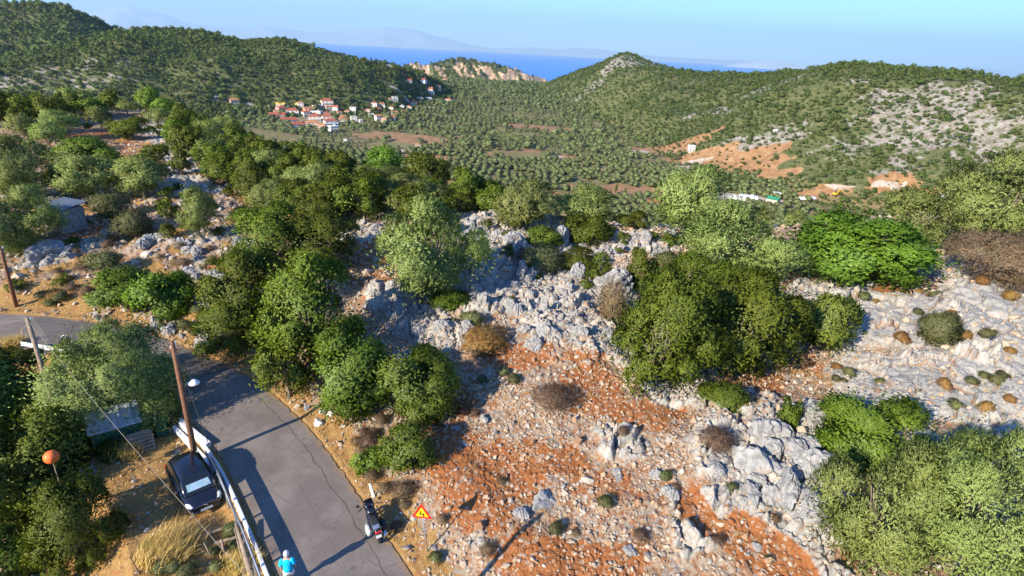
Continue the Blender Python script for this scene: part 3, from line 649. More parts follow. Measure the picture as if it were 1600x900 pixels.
def fit(bbox, kk):
    """size and ground point of a crown seen in the given box of the photograph"""
    x0, y0, x1, y1 = bbox; d = ray((x0 + x1) / 2, (y0 + y1) / 2)
    best = None
    for t in np.geomspace(12, 260, 260):
        p = CAM + d * t; s = FPX / t; a = .5 * (x1 - x0) / s
        al = math.asin(-d[2] / np.linalg.norm(d)); hh = .5 * (y1 - y0) / s
        c2 = (hh * hh - (a * math.sin(al)) ** 2) / math.cos(al) ** 2
        c = math.sqrt(c2) if c2 > (0.45 * a) ** 2 else .45 * a
        c = min(c, 1.9 * a)
        e = p[2] - c * kk - H1(p[0], p[1])
        if best is not None and e < 0: return p, a, c
        best = (p, a, c)
    return best
def place(kind, label, x, y, a, c, cat='tree', group=None, lod=None, kk=1.0, name=None, parts=True, z=None, tint=None, mat=None):
    s = pxm((x, y, 2)) * 2 * a; lod = lod or ('max' if s > 190 else 'hi' if s > 110 else 'mid' if s > 55 else 'lo')
    var = rng.integers(0, {'max': 2, 'hi': 2, 'mid': 3, 'lo': 4, 'min': 3}[lod])
    z = H1(x, y) if z is None else z
    name = name or ('olive_tree' if kind == 'olive' else 'shrub' if cat in ('shrub', 'bush') else 'tree')
    rz = float(rng.uniform(0, 6.28)); r = thing(name, label, cat, (x, y, z - .05), rz, group)
    TREE_XY.append((x, y, a))
    b = put('crown', crown(kind, lod, int(var)), r, (0, 0, c * kk), None, (a * 1.08, a * 1.08, c * 1.05))
    if mat: b.material_slots[0].link = 'OBJECT'; b.material_slots[0].material = mat
    if parts: put('trunk', trunk(int(rng.integers(0, 3))), r, (0, 0, 0), None, (min(a, c * 1.3) * .8, min(a, c * 1.3) * .8, max(.3, c * kk * .95)))
    return r
def fit_top(bbox, topz):
    x0, y0, x1, y1 = bbox; d = ray((x0 + x1) / 2, (y0 + y1) / 2); best = None
    for t in np.geomspace(12, 200, 400):
        p = CAM + d * t; s = FPX / t; a = .5 * (x1 - x0) / s; al = math.asin(-d[2] / np.linalg.norm(d)); hh = .5 * (y1 - y0) / s
        c2 = (hh * hh - (a * math.sin(al)) ** 2) / math.cos(al) ** 2; c = min(max(math.sqrt(max(c2, 0)), .55 * a), 1.5 * a); e = abs(p[2] + c - topz)
        if best is None or e < best[0]: best = (e, p, a, c)
    return best[1:]
def seen(kind, bbox, label, cat='tree', kk=1.0, group=None, lod=None, name=None, top=None):
    if top is not None:
        p, a, c = fit_top(bbox, top); return place(kind, label, p[0], p[1], a, c, cat, group, lod, max(.5, (p[2] - H1(p[0], p[1])) / c), name)
    p, a, c = fit(bbox, kk); return place(kind, label, p[0], p[1], a, c, cat, group, lod, kk, name)

# --- single trees and bushes of the foreground, each where the photograph has it
T = seen
T('olive', (46, 512, 270, 692), "big silvery olive tree inside the road bend above the green shed", kk=.72)
T('oak', (-60, 545, 66, 650), "dark bush below the short white guard rail and leaning pole", 'bush', .75)
T('fig', (-70, 620, 80, 770), "leafy mid green tree left of the orange ball, at the picture edge", top=.6)
T('oak', (-80, 735, 95, 960), "dark tree crown at the lower left corner of the picture", top=.1)
T('oak', (20, 705, 185, 870), "dark green tree under the orange ball beside the dry parking lot", top=.1)
T('oak', (70, 810, 195, 1000), "dark bush along the parking lot edge at the bottom of the picture", 'bush', top=.1)
T('oak', (-80, 850, 75, 1000), "low dark bush in the bottom left corner of the picture", 'bush', top=-.6)
T('olive', (28, 680, 120, 770), "small grey olive crown just left below the orange ball", top=.5)
T('fig', (490, 532, 612, 655), "bright green fig tree on the roadside bank, nearer the dark bushes", kk=.95)
T('fig', (588, 550, 712, 665), "bright green fig tree with spreading crown above the round roadside bush", kk=.95)
T('fig', (598, 668, 680, 748), "round dark green bush beside the road above the warning sign", 'bush', .8)
T('fig', (550, 700, 600, 745), "small leafy green bush low on the roadside bank", 'bush', .7)
T('olive', (583, 318, 757, 472), "large rounded olive tree standing alone in the middle of the rocks", kk=1.02)
T('oak', (365, 320, 500, 440), "dark oak clump behind the tall roadside bushes, upper part", kk=.9)
T('oak', (325, 395, 450, 540), "dark oak bush left of the roadside clump facing the hillside", kk=.9)
T('oak', (410, 400, 570, 590), "tall dark oak thicket standing at the road's outer edge", kk=.92)
T('oak', (298, 455, 420, 570), "dark bush overhanging the road at the bend", 'bush', .8)
T('oak', (395, 520, 500, 640), "dark bush at the foot of the oak thicket by the asphalt", 'bush', .85)
T('oak', (440, 330, 560, 430), "dark oak between the thicket and the large rounded olive", kk=.9)
T('oak', (955, 430, 1120, 632), "front left part of the big dark oak mass on the rocks", kk=.85)
T('oak', (1075, 425, 1250, 605), "front right part of the big dark oak mass on the rocks", kk=.85)
T('oak', (1000, 400, 1200, 560), "tall middle of the big dark oak mass on the rocks", kk=.9)
T('oak', (968, 390, 1030, 462), "small upright dark oak at the back of the oak mass", kk=.9)
T('yellow', (1240, 460, 1336, 560), "yellow green bush with sunlit top right of the oak mass", 'bush', .85)
T('fig', (1094, 597, 1170, 650), "low round bright green bush below the oak mass", 'bush', .7)
T('grey', (1436, 488, 1496, 552), "grey green spiky shrub on the pale rock slab", 'shrub', .8)
T('fig', (1255, 343, 1447, 447), "broad bright green fig tree on the far side of the pale slabs", kk=1.05)
T('dry', (1488, 362, 1650, 470), "large leafless brown bush on the pale rocks at the picture edge", 'bush', .8)
T('olive', (1465, 248, 1660, 392), "tall olive tree above the leafless brown bush", kk=1.0)
T('olive', (1385, 300, 1490, 392), "pale olive tree between the bright fig tree and the tall olive", kk=1.0)
T('olive', (1062, 320, 1246, 445), "wide olive tree behind the big dark oak mass", kk=1.0)
T('olive', (1018, 265, 1130, 370), "tall olive tree reaching up to the white yard in the valley", kk=1.05)
T('olive', (765, 285, 862, 368), "yellowish olive tree at the lip above the valley groves", kk=1.02)
T('olive', (862, 290, 968, 352), "spreading olive tree at the lip, right of the yellowish one", kk=1.02)
T('fig', (820, 355, 876, 397), "small bright bush among the shaded rocks", 'bush', .8)
T('oak', (880, 342, 952, 392), "rounded bush with bright left side behind the grey rocks", 'bush', .8)
T('oak', (915, 398, 962, 458), "upright dark green shrub in front of the white rock spur", 'shrub', .85)
T('grey', (812, 388, 880, 438), "thin grey green bush with rocks showing through", 'bush', .8)
T('oak', (868, 390, 932, 432), "dull green bush between two grey rock outcrops", 'bush', .8)
T('oak', (960, 330, 1020, 362), "small dark oak at the lip under the tall olive", kk=.9)
T('fig', (1030, 365, 1062, 395), "little bright green bush beside the dry clearing", 'bush', .8)
T('olive', (1290, 692, 1470, 915), "left half of the big silvery olive at the lower right corner", kk=1.0)
T('olive', (1428, 684, 1650, 960), "right half of the big silvery olive at the lower right corner", kk=1.0)
T('fig', (1284, 628, 1440, 752), "two toned green bush half shaded behind the corner olive", 'bush', .8)
T('oak', (1215, 626, 1252, 682), "narrow green shrub growing on grey boulders", 'shrub', .85)
T('rust', (718, 510, 796, 560), "low orange brown thyme bush beside the pale rocks", 'shrub', .7, name='thyme_shrub')
T('grey', (720, 485, 760, 515), "small green cushion bush next to the pale outcrop", 'shrub', .75)
T('dry', (830, 602, 902, 656), "dry twiggy shrub on the stony ground mid slope", 'shrub', .7)
T('dry', (1092, 668, 1150, 722), "dry straw coloured shrub above the grey boulders", 'shrub', .7)
T('dry', (606, 752, 652, 790), "tangled dry brush on the bank behind the warning sign", 'shrub', .6)
T('dry', (930, 440, 985, 520), "brown dry shrub at the left foot of the oak mass", 'shrub', .7)
T('fig', (670, 455, 735, 490), "bush with reddish leaves at the foot of the large rounded olive", 'bush', .75)
T('dry', (790, 390, 850, 430), "thin dry shrub at the edge of the shaded rocks", 'shrub', .7)
T('grey', (1020, 395, 1062, 420), "low dull shrub beside the clearing at the lip", 'shrub', .7)
# left hillside
T('olive', (-40, 210, 82, 312), "olive tree on the upper terrace at the left picture edge", kk=1.05)
T('olive', (-50, 298, 82, 402), "olive tree on the lower terrace at the left picture edge", kk=1.05)
T('olive', (82, 243, 182, 312), "round olive tree left of a similar one above the dry stone wall", kk=1.1)
T('olive', (178, 247, 264, 312), "round olive tree right of a similar one above the dry stone wall", kk=1.1)
T('fig', (95, 218, 168, 258), "bright green tree beside the bare clearing, left one", kk=1.0)
T('fig', (150, 232, 190, 262), "darker green tree touching the bright one by the clearing", kk=.95)
T('grey', (143, 303, 200, 347), "pale loose bush below the dry stone wall", 'bush', .85)
T('olive', (278, 303, 337, 374), "young olive tree with visible trunk on the stony slope", kk=1.2)
T('grey', (180, 330, 240, 378), "brownish bush on the stony slope below the two round olives", 'bush', .8)
T('oak', (352, 323, 406, 362), "dark bush beside a white rock on the hillside", 'bush', .8)
T('oak', (247, 353, 277, 387), "small dark bush on the open stony slope", 'bush', .8)
T('oak', (243, 310, 280, 346), "dark round bush left of the young olive", 'bush', .85)
T('fig', (140, 425, 232, 490), "green roadside thicket above the bend, left half", 'bush', .8)
T('fig', (215, 428, 302, 500), "green roadside thicket above the bend, right half", 'bush', .8)
T('grey', (142, 393, 192, 432), "scraggly shrub on the slope above the roadside thicket", 'shrub', .75)
T('oak', (60, 152, 112, 208), "dark tree with a cypress beside it on the left ridge", kk=.95)
T('oak', (-20, 158, 36, 205), "dark tree on the ridge at the left picture edge", kk=.95)
T('olive', (60, 152, 102, 190), "pale olive on the ridge just right of the dark tree", kk=1.05)
T('oak', (98, 150, 135, 180), "dark green ridge tree left of the bright ones", kk=1.0)
T('fig', (118, 157, 168, 186), "bright green tree on the left ridge", kk=.95)
T('olive', (138, 168, 174, 200), "pale rounded olive in front of the ridge trees", kk=1.05)
T('olive', (178, 158, 218, 180), "light olive on the ridge next to a bright round tree", kk=1.0)
T('fig', (214, 148, 248, 176), "bright round tree on the skyline of the left ridge", kk=1.0)
T('oak', (160, 188, 192, 210), "dull round bush at the clearing's upper edge", 'bush', .9)
T('olive', (222, 168, 265, 200), "grey olive in front of the summit rocks on the ridge", kk=1.0)
T('fig', (255, 192, 305, 230), "bush with yellowing leaves right of the upper clearing", 'bush', .95)
T('oak', (178, 186, 235, 222), "dark bush row along the upper clearing", 'bush', .9)
T('olive', (15, 180, 62, 222), "olive between dark cypresses on the left slope", kk=1.05)
T('olive', (50, 192, 95, 235), "olive below the dark ridge tree on the left slope", kk=1.05)
T('oak', (217, 228, 272, 268), "dark green bush at the lower end of the clearing", 'bush', .9)
T('oak', (266, 236, 302, 276), "rounded green tree beside the lower clearing", kk=.95)
T('olive', (296, 222, 346, 262), "grey olive at the edge of the dense hillside trees", kk=1.0)
T('olive', (436, 258, 530, 318), "pale yellow olive glowing among the dark hillside trees", kk=1.0)
T('olive', (545, 262, 660, 320), "pale olive on the dark tree slope facing the fields", kk=1.0)
T('olive', (388, 238, 450, 290), "light green olive in the dense trees left of the pale yellow one", kk=1.0)
T('fig', (560, 255, 620, 300), "light green tree at the slope edge facing the red field", kk=1.0)
T('oak', (690, 262, 765, 325), "dark tree at the end of the wooded slope above the valley", kk=.95)
T('oak', (610, 290, 700, 350), "dark tree behind the large rounded olive", kk=.95)
T('olive', (600, 300, 645, 345), "small pale olive beside the large rounded olive", kk=1.0)
for (x0, y0, x1, y1), lb in (((78, 158, 96, 205), "tall narrow cypress beside the dark ridge tree"), ((36, 178, 52, 212), "narrow dark cypress on the left slope among olives")):
    p, a, c = fit((x0, y0, x1, y1), 1.0); rr = place('oak', lb, p[0], p[1], a * .8, c, 'cypress', None, 'lo', 1.0, 'cypress_tree')

# --- the dense belts of trees on the hillside (each tree its own thing)
def in_poly(px, py, poly):
    c = False; j = len(poly) - 1
    for i in range(len(poly)):
        if (poly[i][1] > py) != (poly[j][1] > py) and px < (poly[j][0] - poly[i][0]) * (py - poly[i][1]) / (poly[j][1] - poly[i][1]) + poly[i][0]: c = not c
        j = i
    return c
BELTS = [  # picture outline, spacing, species mix, size, label, how many at most
    ([(265, 192), (350, 212), (430, 256), (430, 275), (350, 270), (300, 236), (262, 215)], 4.0, (.2, .72, .08), (1.6, 2.7), "%s in the dense trees below the summit rocks", 70),
    ([(430, 256), (520, 285), (600, 304), (640, 312), (560, 335), (430, 300), (400, 262)], 3.7, (.16, .78, .06), (1.7, 2.8), "%s on the dark wooded slope above the village", 95),
    ([(360, 262), (430, 265), (600, 330), (560, 360), (440, 335), (405, 322), (345, 300), (330, 262)], 3.5, (.14, .8, .06), (1.7, 2.8), "%s in the dark thicket above the roadside oaks", 60),
    ([(600, 285), (690, 300), (760, 318), (790, 345), (730, 335), (640, 335), (590, 320)], 3.8, (.25, .68, .07), (1.8, 3.0), "%s at the rim of the wooded slope over the groves", 24),
    ([(-20, 195), (60, 205), (100, 215), (90, 245), (0, 215), (-20, 215)], 5.0, (.5, .4, .1), (1.8, 3.0), "%s on the slope under the left ridge", 18),
    ([(100, 182), (250, 178), (345, 205), (340, 212), (230, 188), (100, 192)], 6.0, (.3, .5, .2), (2.0, 3.2), "%s along the skyline of the left ridge", 18),
    ([(-20, 188), (60, 186), (60, 200), (-20, 204)], 5.0, (.3, .6, .1), (2.2, 3.4), "%s on the ridge at the far left", 14),
    ([(330, 232), (440, 262), (420, 300), (330, 300), (290, 265)], 3.8, (.25, .65, .10), (1.7, 2.7), "%s between the lower clearing and the dark thicket", 36),
    ([(760, 322), (900, 335), (1050, 352), (1240, 345), (1250, 352), (1050, 366), (900, 352), (770, 345)], 4.5, (.5, .4, .1), (1.2, 2.2), "%s low along the lip above the valley groves", 16),
    ([(1400, 320), (1640, 310), (1660, 350), (1450, 345)], 4.5, (.6, .3, .1), (1.5, 2.6), "%s behind the fig tree at the lip", 8)]
SPN = {'olive': "grey green olive tree", 'oak': "dark green oak", 'fig': "bright green leafy tree"}
for poly, sp, mixp, (smin, smax_), lb, nmax in BELTS:
    xs = [q_[0] for q_ in poly]; ys = [q_[1] for q_ in poly]; pts = []; tries = 0
    while len(pts) < nmax and tries < nmax * 14:
        tries += 1; px = rng.uniform(min(xs), max(xs)); py = rng.uniform(min(ys), max(ys))
        if not in_poly(px, py, poly): continue
        d = ray(px, py); t_ = (3.4 - 20) / d[2]
        if t_ > 210 or t_ < 0: continue
        p = CAM + d * t_; 
        if any((p[0] - q_[0]) ** 2 + (p[1] - q_[1]) ** 2 < (max(sp * .9, .62 * q_[2])) ** 2 for q_ in TREE_XY): continue
        pts.append(p); kd = ('olive', 'oak', 'fig')[int(rng.choice(3, p=mixp))]; a = rng.uniform(smin, smax_)
        place(kd, lb % SPN[kd], p[0], p[1], a, a * rng.uniform(.65, .9), 'tree', (lb % 'trees').strip(), None, .95)
# --- small shrubs scattered over the rocks and the stony slopes
SHR = [(1, 'grey', "low grey green cushion shrub among the pale stones", (640, 450, 1240, 880), 14, (.2, .45)), (2, 'dry', "small dry brown shrub among the pale stones", (640, 450, 1280, 890), 16, (.2, .45)),
       (3, 'grey', "low cushion shrub on the pale slabs", (1250, 450, 1590, 650), 16, (.2, .5)), (4, 'rust', "small rust brown shrub on the pale slabs", (1250, 440, 1590, 660), 18, (.25, .55)),
       (5, 'dry', "dry shrub on the stony hillside above the road", (20, 330, 420, 480), 26, (.3, .7)), (6, 'oak', "small dark shrub on the stony hillside above the road", (20, 300, 420, 470), 18, (.4, .8)),
       (7, 'oak', "small green shrub in the clefts of the grey outcrop", (700, 350, 1050, 480), 20, (.35, .8)), (8, 'dry', "dry brush tuft on the bank beside the asphalt", (500, 640, 640, 860), 12, (.3, .6)),
       (9, 'grey', "weedy shrub on the dry parking lot edge", (230, 800, 430, 898), 14, (.2, .45)), (10, 'grey', "weedy shrub on the verge above the bend", (20, 455, 320, 525), 14, (.3, .6)), (11, 'oak', "green shrub on the open hillside terrace", (0, 185, 330, 320), 22, (.6, 1.2))]
for sd, kd, lb, (x0, y0, x1, y1), n, (s0, s1) in SHR:
    k = 0; tr = 0
    while k < n and tr < 300:
        tr += 1; p = G(rng.uniform(x0, x1), rng.uniform(y0, y1)); s_ = float(road_s([p[0]], [p[1]])[0])
        if abs(s_) < HW + .5 or any((p[0] - q_[0]) ** 2 + (p[1] - q_[1]) ** 2 < (.8 * q_[2]) ** 2 for q_ in TREE_XY): continue
        if -7 < s_ < 0 and math.hypot(p[0] + 14.6, p[1] - 21.2) < 3: continue
        a = rng.uniform(s0, s1); place(kd, lb, p[0], p[1], a, a * rng.uniform(.6, .9), 'shrub', lb + 's', 'lo', .75, None, False, ground_z(p[0], p[1])); k += 1

# --- stuff scattered by points: far groves and hill scrub
def scatter(name, P_, sc, rz, src, mat, label=None):
    me = bpy.data.meshes.new(name); me.vertices.add(len(P_)); me.vertices.foreach_set("co", np.asarray(P_, np.float32).ravel())
    a = me.attributes.new("size", 'FLOAT_VECTOR', 'POINT'); a.data.foreach_set('vector', np.asarray(sc, np.float32).ravel())
    a = me.attributes.new("turn", 'FLOAT_VECTOR', 'POINT'); tv = np.zeros((len(P_), 3), np.float32); tv[:, 2] = rz; a.data.foreach_set('vector', tv.ravel())
    o = put(name, me); g = bpy.data.node_groups.new(name, 'GeometryNodeTree')
    g.interface.new_socket('Geometry', in_out='INPUT', socket_type='NodeSocketGeometry'); g.interface.new_socket('Geometry', in_out='OUTPUT', socket_type='NodeSocketGeometry')
    gi = g.nodes.new('NodeGroupInput'); go = g.nodes.new('NodeGroupOutput'); ip = g.nodes.new('GeometryNodeInstanceOnPoints'); oi = g.nodes.new('GeometryNodeObjectInfo')
    oi.inputs['Object'].default_value = src; oi.inputs['As Instance'].default_value = True
    na = g.nodes.new('GeometryNodeInputNamedAttribute'); na.data_type = 'FLOAT_VECTOR'; na.inputs['Name'].default_value = "size"
    nb_ = g.nodes.new('GeometryNodeInputNamedAttribute'); nb_.data_type = 'FLOAT_VECTOR'; nb_.inputs['Name'].default_value = "turn"
    g.links.new(gi.outputs[0], ip.inputs['Points']); g.links.new(oi.outputs['Geometry'], ip.inputs['Instance'])
    g.links.new(na.outputs[0], ip.inputs['Scale']); g.links.new(nb_.outputs[0], ip.inputs['Rotation']); g.links.new(ip.outputs[0], go.inputs[0])
    md = o.modifiers.new(name, 'NODES'); md.node_group = g
    return tag(o, label, None, None, 'stuff')
def polar_grid(r0, r1, sp, j, azlim=52):
    out = []; r = r0
    while r < r1:
        n = max(1, int(2 * R(azlim) * r / sp)); a = -R(azlim) + (np.arange(n) + .5 + j * (rng.random(n) - .5)) / n * 2 * R(azlim)
        q_ = r + sp * j * (rng.random(n) - .5); out.append(np.stack([q_ * np.sin(a), q_ * np.cos(a)], 1)); r += sp
    return np.concatenate(out)
def info(xy):
    z, i, j = ground_zv(xy[:, 0], xy[:, 1]); return z, m_field[i, j], m_lime[i, j], m_grav[i, j], m_cliff[i, j]
def hidden(x, y, z):
    """behind the lip of the near slope?"""
    r = np.hypot(x, y); a = np.arctan2(x, y); re = np.interp(a, _ea, _er)
    return (z + 7 - 20) / r < (3.0 - 20) / re - .004
# olive groves on the valley floor: rows on a rectangular grid, plot by plot
gxs = np.arange(-1300, 1300, 6.9); GX, GY = np.meshgrid(gxs, np.arange(220, 1710, 6.4)); pid = np.floor(GX / 130 + .5 * np.sin(GY / 90)) * 7 + np.floor(GY / 150)
ang = hsh(pid, pid * 0, 5) * 1.5; bx = GX * 1.0; by = GY * 1.0
cx0 = np.floor(GX / 130) * 130 + 65; cy0 = np.floor(GY / 150) * 150 + 75
gxr = cx0 + (bx - cx0) * np.cos(ang * .5) - (by - cy0) * np.sin(ang * .5); gyr = cy0 + (bx - cx0) * np.sin(ang * .5) + (by - cy0) * np.cos(ang * .5)
xy = np.stack([gxr.ravel(), gyr.ravel()], 1) + rng.normal(size=(gxr.size, 2)) * 1.1
rr = np.hypot(xy[:, 0], xy[:, 1]); aa = np.arctan2(xy[:, 0], xy[:, 1]); m = (np.abs(aa) < R(50)) & (rr > 230) & (rr < 1700); xy = xy[m]; rr = rr[m]; aa = aa[m]
z, f_, l_, g_, c_ = info(xy)
hz_ = (z > np.where(rr < 700, -80, -80 + 28 * S((rr - 700) / 800)) - 200 * S((rr - 1500) / 450) + 9) * 1.0
pl_ = hsh(pid.ravel()[m], pid.ravel()[m] * 0, 11); pd_ = np.where(pl_ < .15, .45, np.where(pl_ < .4, .8, .98))
m = (f_ < .32) & (g_ < .35) & (l_ < .6) & (hz_ < .5) & ~hidden(xy[:, 0], xy[:, 1], z) & (rng.random(len(rr)) < pd_) & (rng.random(len(rr)) > .04 + .35 * (fbm(xy[:, 0] / 60, xy[:, 1] / 60, 55, 2) > .4))
xy = xy[m]; z = z[m]; rr = rr[m]
o_ = np.argsort(rr); xy = xy[o_]; z = z[o_]; rr = rr[o_]
def lowtree(kind, lod, var, tall=1.0):
    V, F, tn = crown_np(kind, lod, 300 + var); V = V * np.array([1, 1, .85 * tall]) + np.array([0, 0, .95 * tall])
    return mesh_np(kind + "_tree", V, F, M_LEAF[kind], None, True, {'tint': ('FLOAT', tn)}, link=False, normals=NORM[0])
VO = [lowtree('valley', 'lo', k) for k in range(3)]
VOm = [lowtree('valley', 'min', k) for k in range(2)]
ncl = 300
for k in range(ncl):
    s_ = rng.uniform(2.2, 3.3)
    o = put('olive_tree', VO[k % 3], None, (xy[k, 0], xy[k, 1], z[k] - .2), (0, 0, rng.uniform(0, 6.28)), (s_, s_, s_ * rng.uniform(.8, 1)))
    tag(o, "small olive tree in the valley groves directly beyond the near slope", 'olive tree', 'olive trees in the valley groves')
    if k == 0: vsrc = o
    if k == 1: vsrc2 = o
o = put('scrub_bush', lowtree('scrub', 'min', 1), None, None); bsrc = o
n_ = len(xy) - ncl; s_ = rng.uniform(2.0, 3.2, n_)
far_ = rr[ncl:] > 620
scatter("olive_groves", np.column_stack([xy[ncl:], z[ncl:] - .2])[~far_], np.stack([s_, s_, s_ * .9], 1)[~far_], rng.uniform(0, 6.28, n_)[~far_], vsrc, None, "rows of olive trees covering the valley floor")
# scrub on the hills
def scrub_points(L, r0, r1, sp, azr, dens):
    q_ = polar_grid(r0, r1, sp, 1.0); a = np.arctan2(q_[:, 0], q_[:, 1]); r = np.hypot(q_[:, 0], q_[:, 1])
    z, f_, l_, g_, c_ = info(q_); rb = np.interp(a, L[0], L[3]); rc = np.interp(a, L[0], L[1])
    k = (a > azr[0]) & (a < azr[1]) & (r > rb - 5) & (r < rc + 30) & ((f_ < .3) | (rng.random(len(r)) < .28)) & (g_ < .4) & (z > -226)
    dn = np.clip(dens + .55 * fbm(q_[:, 0] / 70, q_[:, 1] / 70, 57, 3), .25, 1) * (1 - .5 * np.clip(l_ * 1.3, 0, 1))
    k &= rng.random(len(r)) < dn; k &= ~(c_ > .42)
    return np.column_stack([q_[k], z[k]])
azL = azel(770, 150)[0]
A_ = scrub_points(L1, 690, 1200, 4.4, (-R(52), azL), 1.05); B_ = scrub_points(L3, 430, 1500, 4.2, (azL, R(52)), .95)
C_ = scrub_points(L2, 1240, 1640, 6.0, (-R(52), azel(300, 50)[0]), 1.1); D_ = scrub_points(L4, 1860, 2320, 7.0, (azel(600, 110)[0], azel(900, 120)[0]), .9)
far_g = np.column_stack([xy[ncl:], z[ncl:]])[far_]
def stuffs(name, Q, s0, s1, zs, src, lab):
    s = rng.uniform(s0, s1, len(Q)) ; s = s * np.clip(np.exp(rng.normal(0, .32, len(Q))), .5, 2.1); Q = Q.copy(); Q[:, 2] -= .3
    scatter(name, Q, np.stack([s, s, s * rng.uniform(zs * .8, zs * 1.2, len(Q))], 1), rng.uniform(0, 6.28, len(Q)), src, None, lab)
p0 = G(1200, 262); bsrc.location = [float(v) for v in p0]; bsrc.scale = (2.2, 2.2, 1.8)
tag(bsrc, "round dark bush alone on the bare orange slope of the right hill", 'bush')
stuffs("left_hill_scrub", A_, 1.6, 3.2, .85, bsrc, "scrub covering the long left hill")
stuffs("right_hill_scrub", B_, 1.2, 2.7, .75, bsrc, "scrub covering the cone hill and the broad right hill")
stuffs("far_hill_scrub", np.concatenate([C_, D_]), 2.5, 4.5, .8, bsrc, "scrub on the dark far left hill and the cliff headland")
osrc = put('olive_tree', VOm[0], None, (float(far_g[0, 0]), float(far_g[0, 1]), float(far_g[0, 2]) - .2), None, (2.8, 2.8, 2.4)); tag(osrc, "small olive tree in the middle of the valley floor", 'olive tree', 'olive trees in the middle valley')
stuffs("distant_olive_groves", far_g[1:], 1.9, 3.2, .9, osrc, "olive groves farther up the valley floor")
print("scatter", len(xy), len(A_), len(B_), len(C_), len(D_))
# ------------------------------------------------------------------ stones and boulders
def ico(n):
    bm = bmesh.new(); bmesh.ops.create_icosphere(bm, subdivisions=n, radius=1.0); bm.verts.ensure_lookup_table()
    V = np.array([v.co[:] for v in bm.verts]); F = np.array([[v.index for v in f.verts] for f in bm.faces]); bm.free(); return V, F
def rock_np(n, seed, planes=9, flat=.6):
    V, F = ico(n); r = np.random.default_rng(seed); N = rdir(r, planes); D = r.uniform(.55, .95, planes)
    d = V @ N.T; rad = np.min(np.where(d > .05, D[None] / np.maximum(d, .05), 9), axis=1); rad = np.minimum(rad, 1.15)
    V = V * rad[:, None] * np.array([1, r.uniform(.65, .95), flat * r.uniform(.8, 1.2)])
    if n >= 3:
        a_, b_ = V[:, 0] + .8 * V[:, 2], V[:, 1] - .6 * V[:, 2]; f1_, f2_, id_, _, _ = worley(a_ * 2.2 + seed, b_ * 2.2, seed)
        V = V * (1 + .08 * fbm(a_ * 2.3 + seed, b_ * 2.3, seed, 4) - .20 * (1 - S((f2_ - f1_) / .22)) + .16 * (id_ - .5) - .10 * np.abs(vnoise(a_ * 5, b_ * 5, seed)))[:, None]
    return V, F
t = NT("limestone"); o = t.obj(); n = t.noise(o, 5, 6, .65); rnd = t.attr('tint').outputs['Fac']
c = t.ramp(rnd, [(0.0, (0.26, 0.13, 0.062)), (0.25, (0.36, 0.24, 0.145)), (0.5, (0.39, 0.31, 0.225)), (0.8, (0.33, 0.30, 0.26)), (1.0, (0.47, 0.42, 0.345))])
M_STONE = t.bsdf(t.mix(t.mr(n, .35, .65, 0, .5), c, t.mix(.5, c, (.22, .20, .18))), .95, 0, .15)
t = NT("boulder_limestone"); o = t.obj(); n = t.noise(o, 2.2, 8, .7); n3 = t.noise(o, 9, 5, .7)
c = t.ramp(n, [(.30, (.12, .115, .115)), (.45, (.235, .23, .225)), (.65, (.36, .35, .335))])
c = t.mix(t.mr(t.noise(o, 1.1, 4), .56, .7, 0, .6), c, (.27, .16, .085))
M_BOULD = t.bsdf(c, .95, 0, .15, t.bump(n3, .7, .08))
tmpl = [rock_np(1, 40 + k, 8, .62) for k in range(10)]; tm0 = [rock_np(0, 80 + k, 6, .65) for k in range(10)]
def stones(name, pts, size, tints, label):
    Vs = []; Fs = []; Tn = []; off_ = 0; r = rng
    z, i_, j_ = ground_zv(pts[:, 0], pts[:, 1]); which = r.integers(0, 10, len(pts)); q = np.array([1, 0, 0, 0])
    for w in range(10):
        for bigger in (0, 1):
            m = (which == w) & ((size > .16) == bool(bigger))
            if not m.any(): continue
            V, F = (tmpl if bigger else tm0)[w]; n = int(m.sum()); a = r.uniform(0, 6.28, n); tl = r.normal(size=(n, 2)) * .35
            ca, sa = np.cos(a), np.sin(a)
            X = V[None, :, 0] * ca[:, None] - V[None, :, 1] * sa[:, None]; Y = V[None, :, 0] * sa[:, None] + V[None, :, 1] * ca[:, None]
            Z = V[None, :, 2] + X * tl[:, :1] + Y * tl[:, 1:]
            s_ = size[m][:, None]; Q = np.stack([X * s_ + pts[m][:, :1], Y * s_ + pts[m][:, 1:2], Z * s_ + z[m][:, None] + .12 * s_], -1)
            Vs.append(Q.reshape(-1, 3)); Fs.append((F[None] + (np.arange(n) * len(V))[:, None, None] + off_).reshape(-1, 3)); off_ += n * len(V)
            Tn.append(np.repeat(tints[m], len(V)))
    return tag(mesh_np(name, np.concatenate(Vs), np.concatenate(Fs), M_STONE, None, False, {'tint': ('FLOAT', np.concatenate(Tn))}), label, None, None, 'stuff')
def stone_points(n, r0, r1, azl, wfun):
    r = np.sqrt(rng.uniform(r0 * r0, r1 * r1, n)); a = np.radians(rng.uniform(-azl, azl, n)); p = np.stack([r * np.sin(a), r * np.cos(a)], 1)
    z, i, j = ground_zv(p[:, 0], p[:, 1]); w = wfun(p, i, j); k = rng.random(n) < w; return p[k], i[k], j[k]
def wf(p, i, j):
    d = dr[i, j]; l = dl[i, j]; w = np.where(d > .15, 1.0, 0.0) * np.where(d < 1.6, .55, 1)
    w *= 1 - .30 * m_soil[i, j] - .80 * m_slab[i, j] - .45 * m_grass[i, j] * (d > 2) - .35 * m_rock[i, j]
    w *= np.clip(.72 + .8 * fbm(p[:, 0] / 3.0, p[:, 1] / 3.0, 131, 3), .12, 1)
    return np.where(l > .5, .10 * (l < 8), w) * (np.abs(d + HW) > HW - .12)
p_, i, j = stone_points(80000, 13, 50, 50, wf); sz = np.clip(np.exp(rng.normal(-2.82, .52, len(p_))), .03, .40)
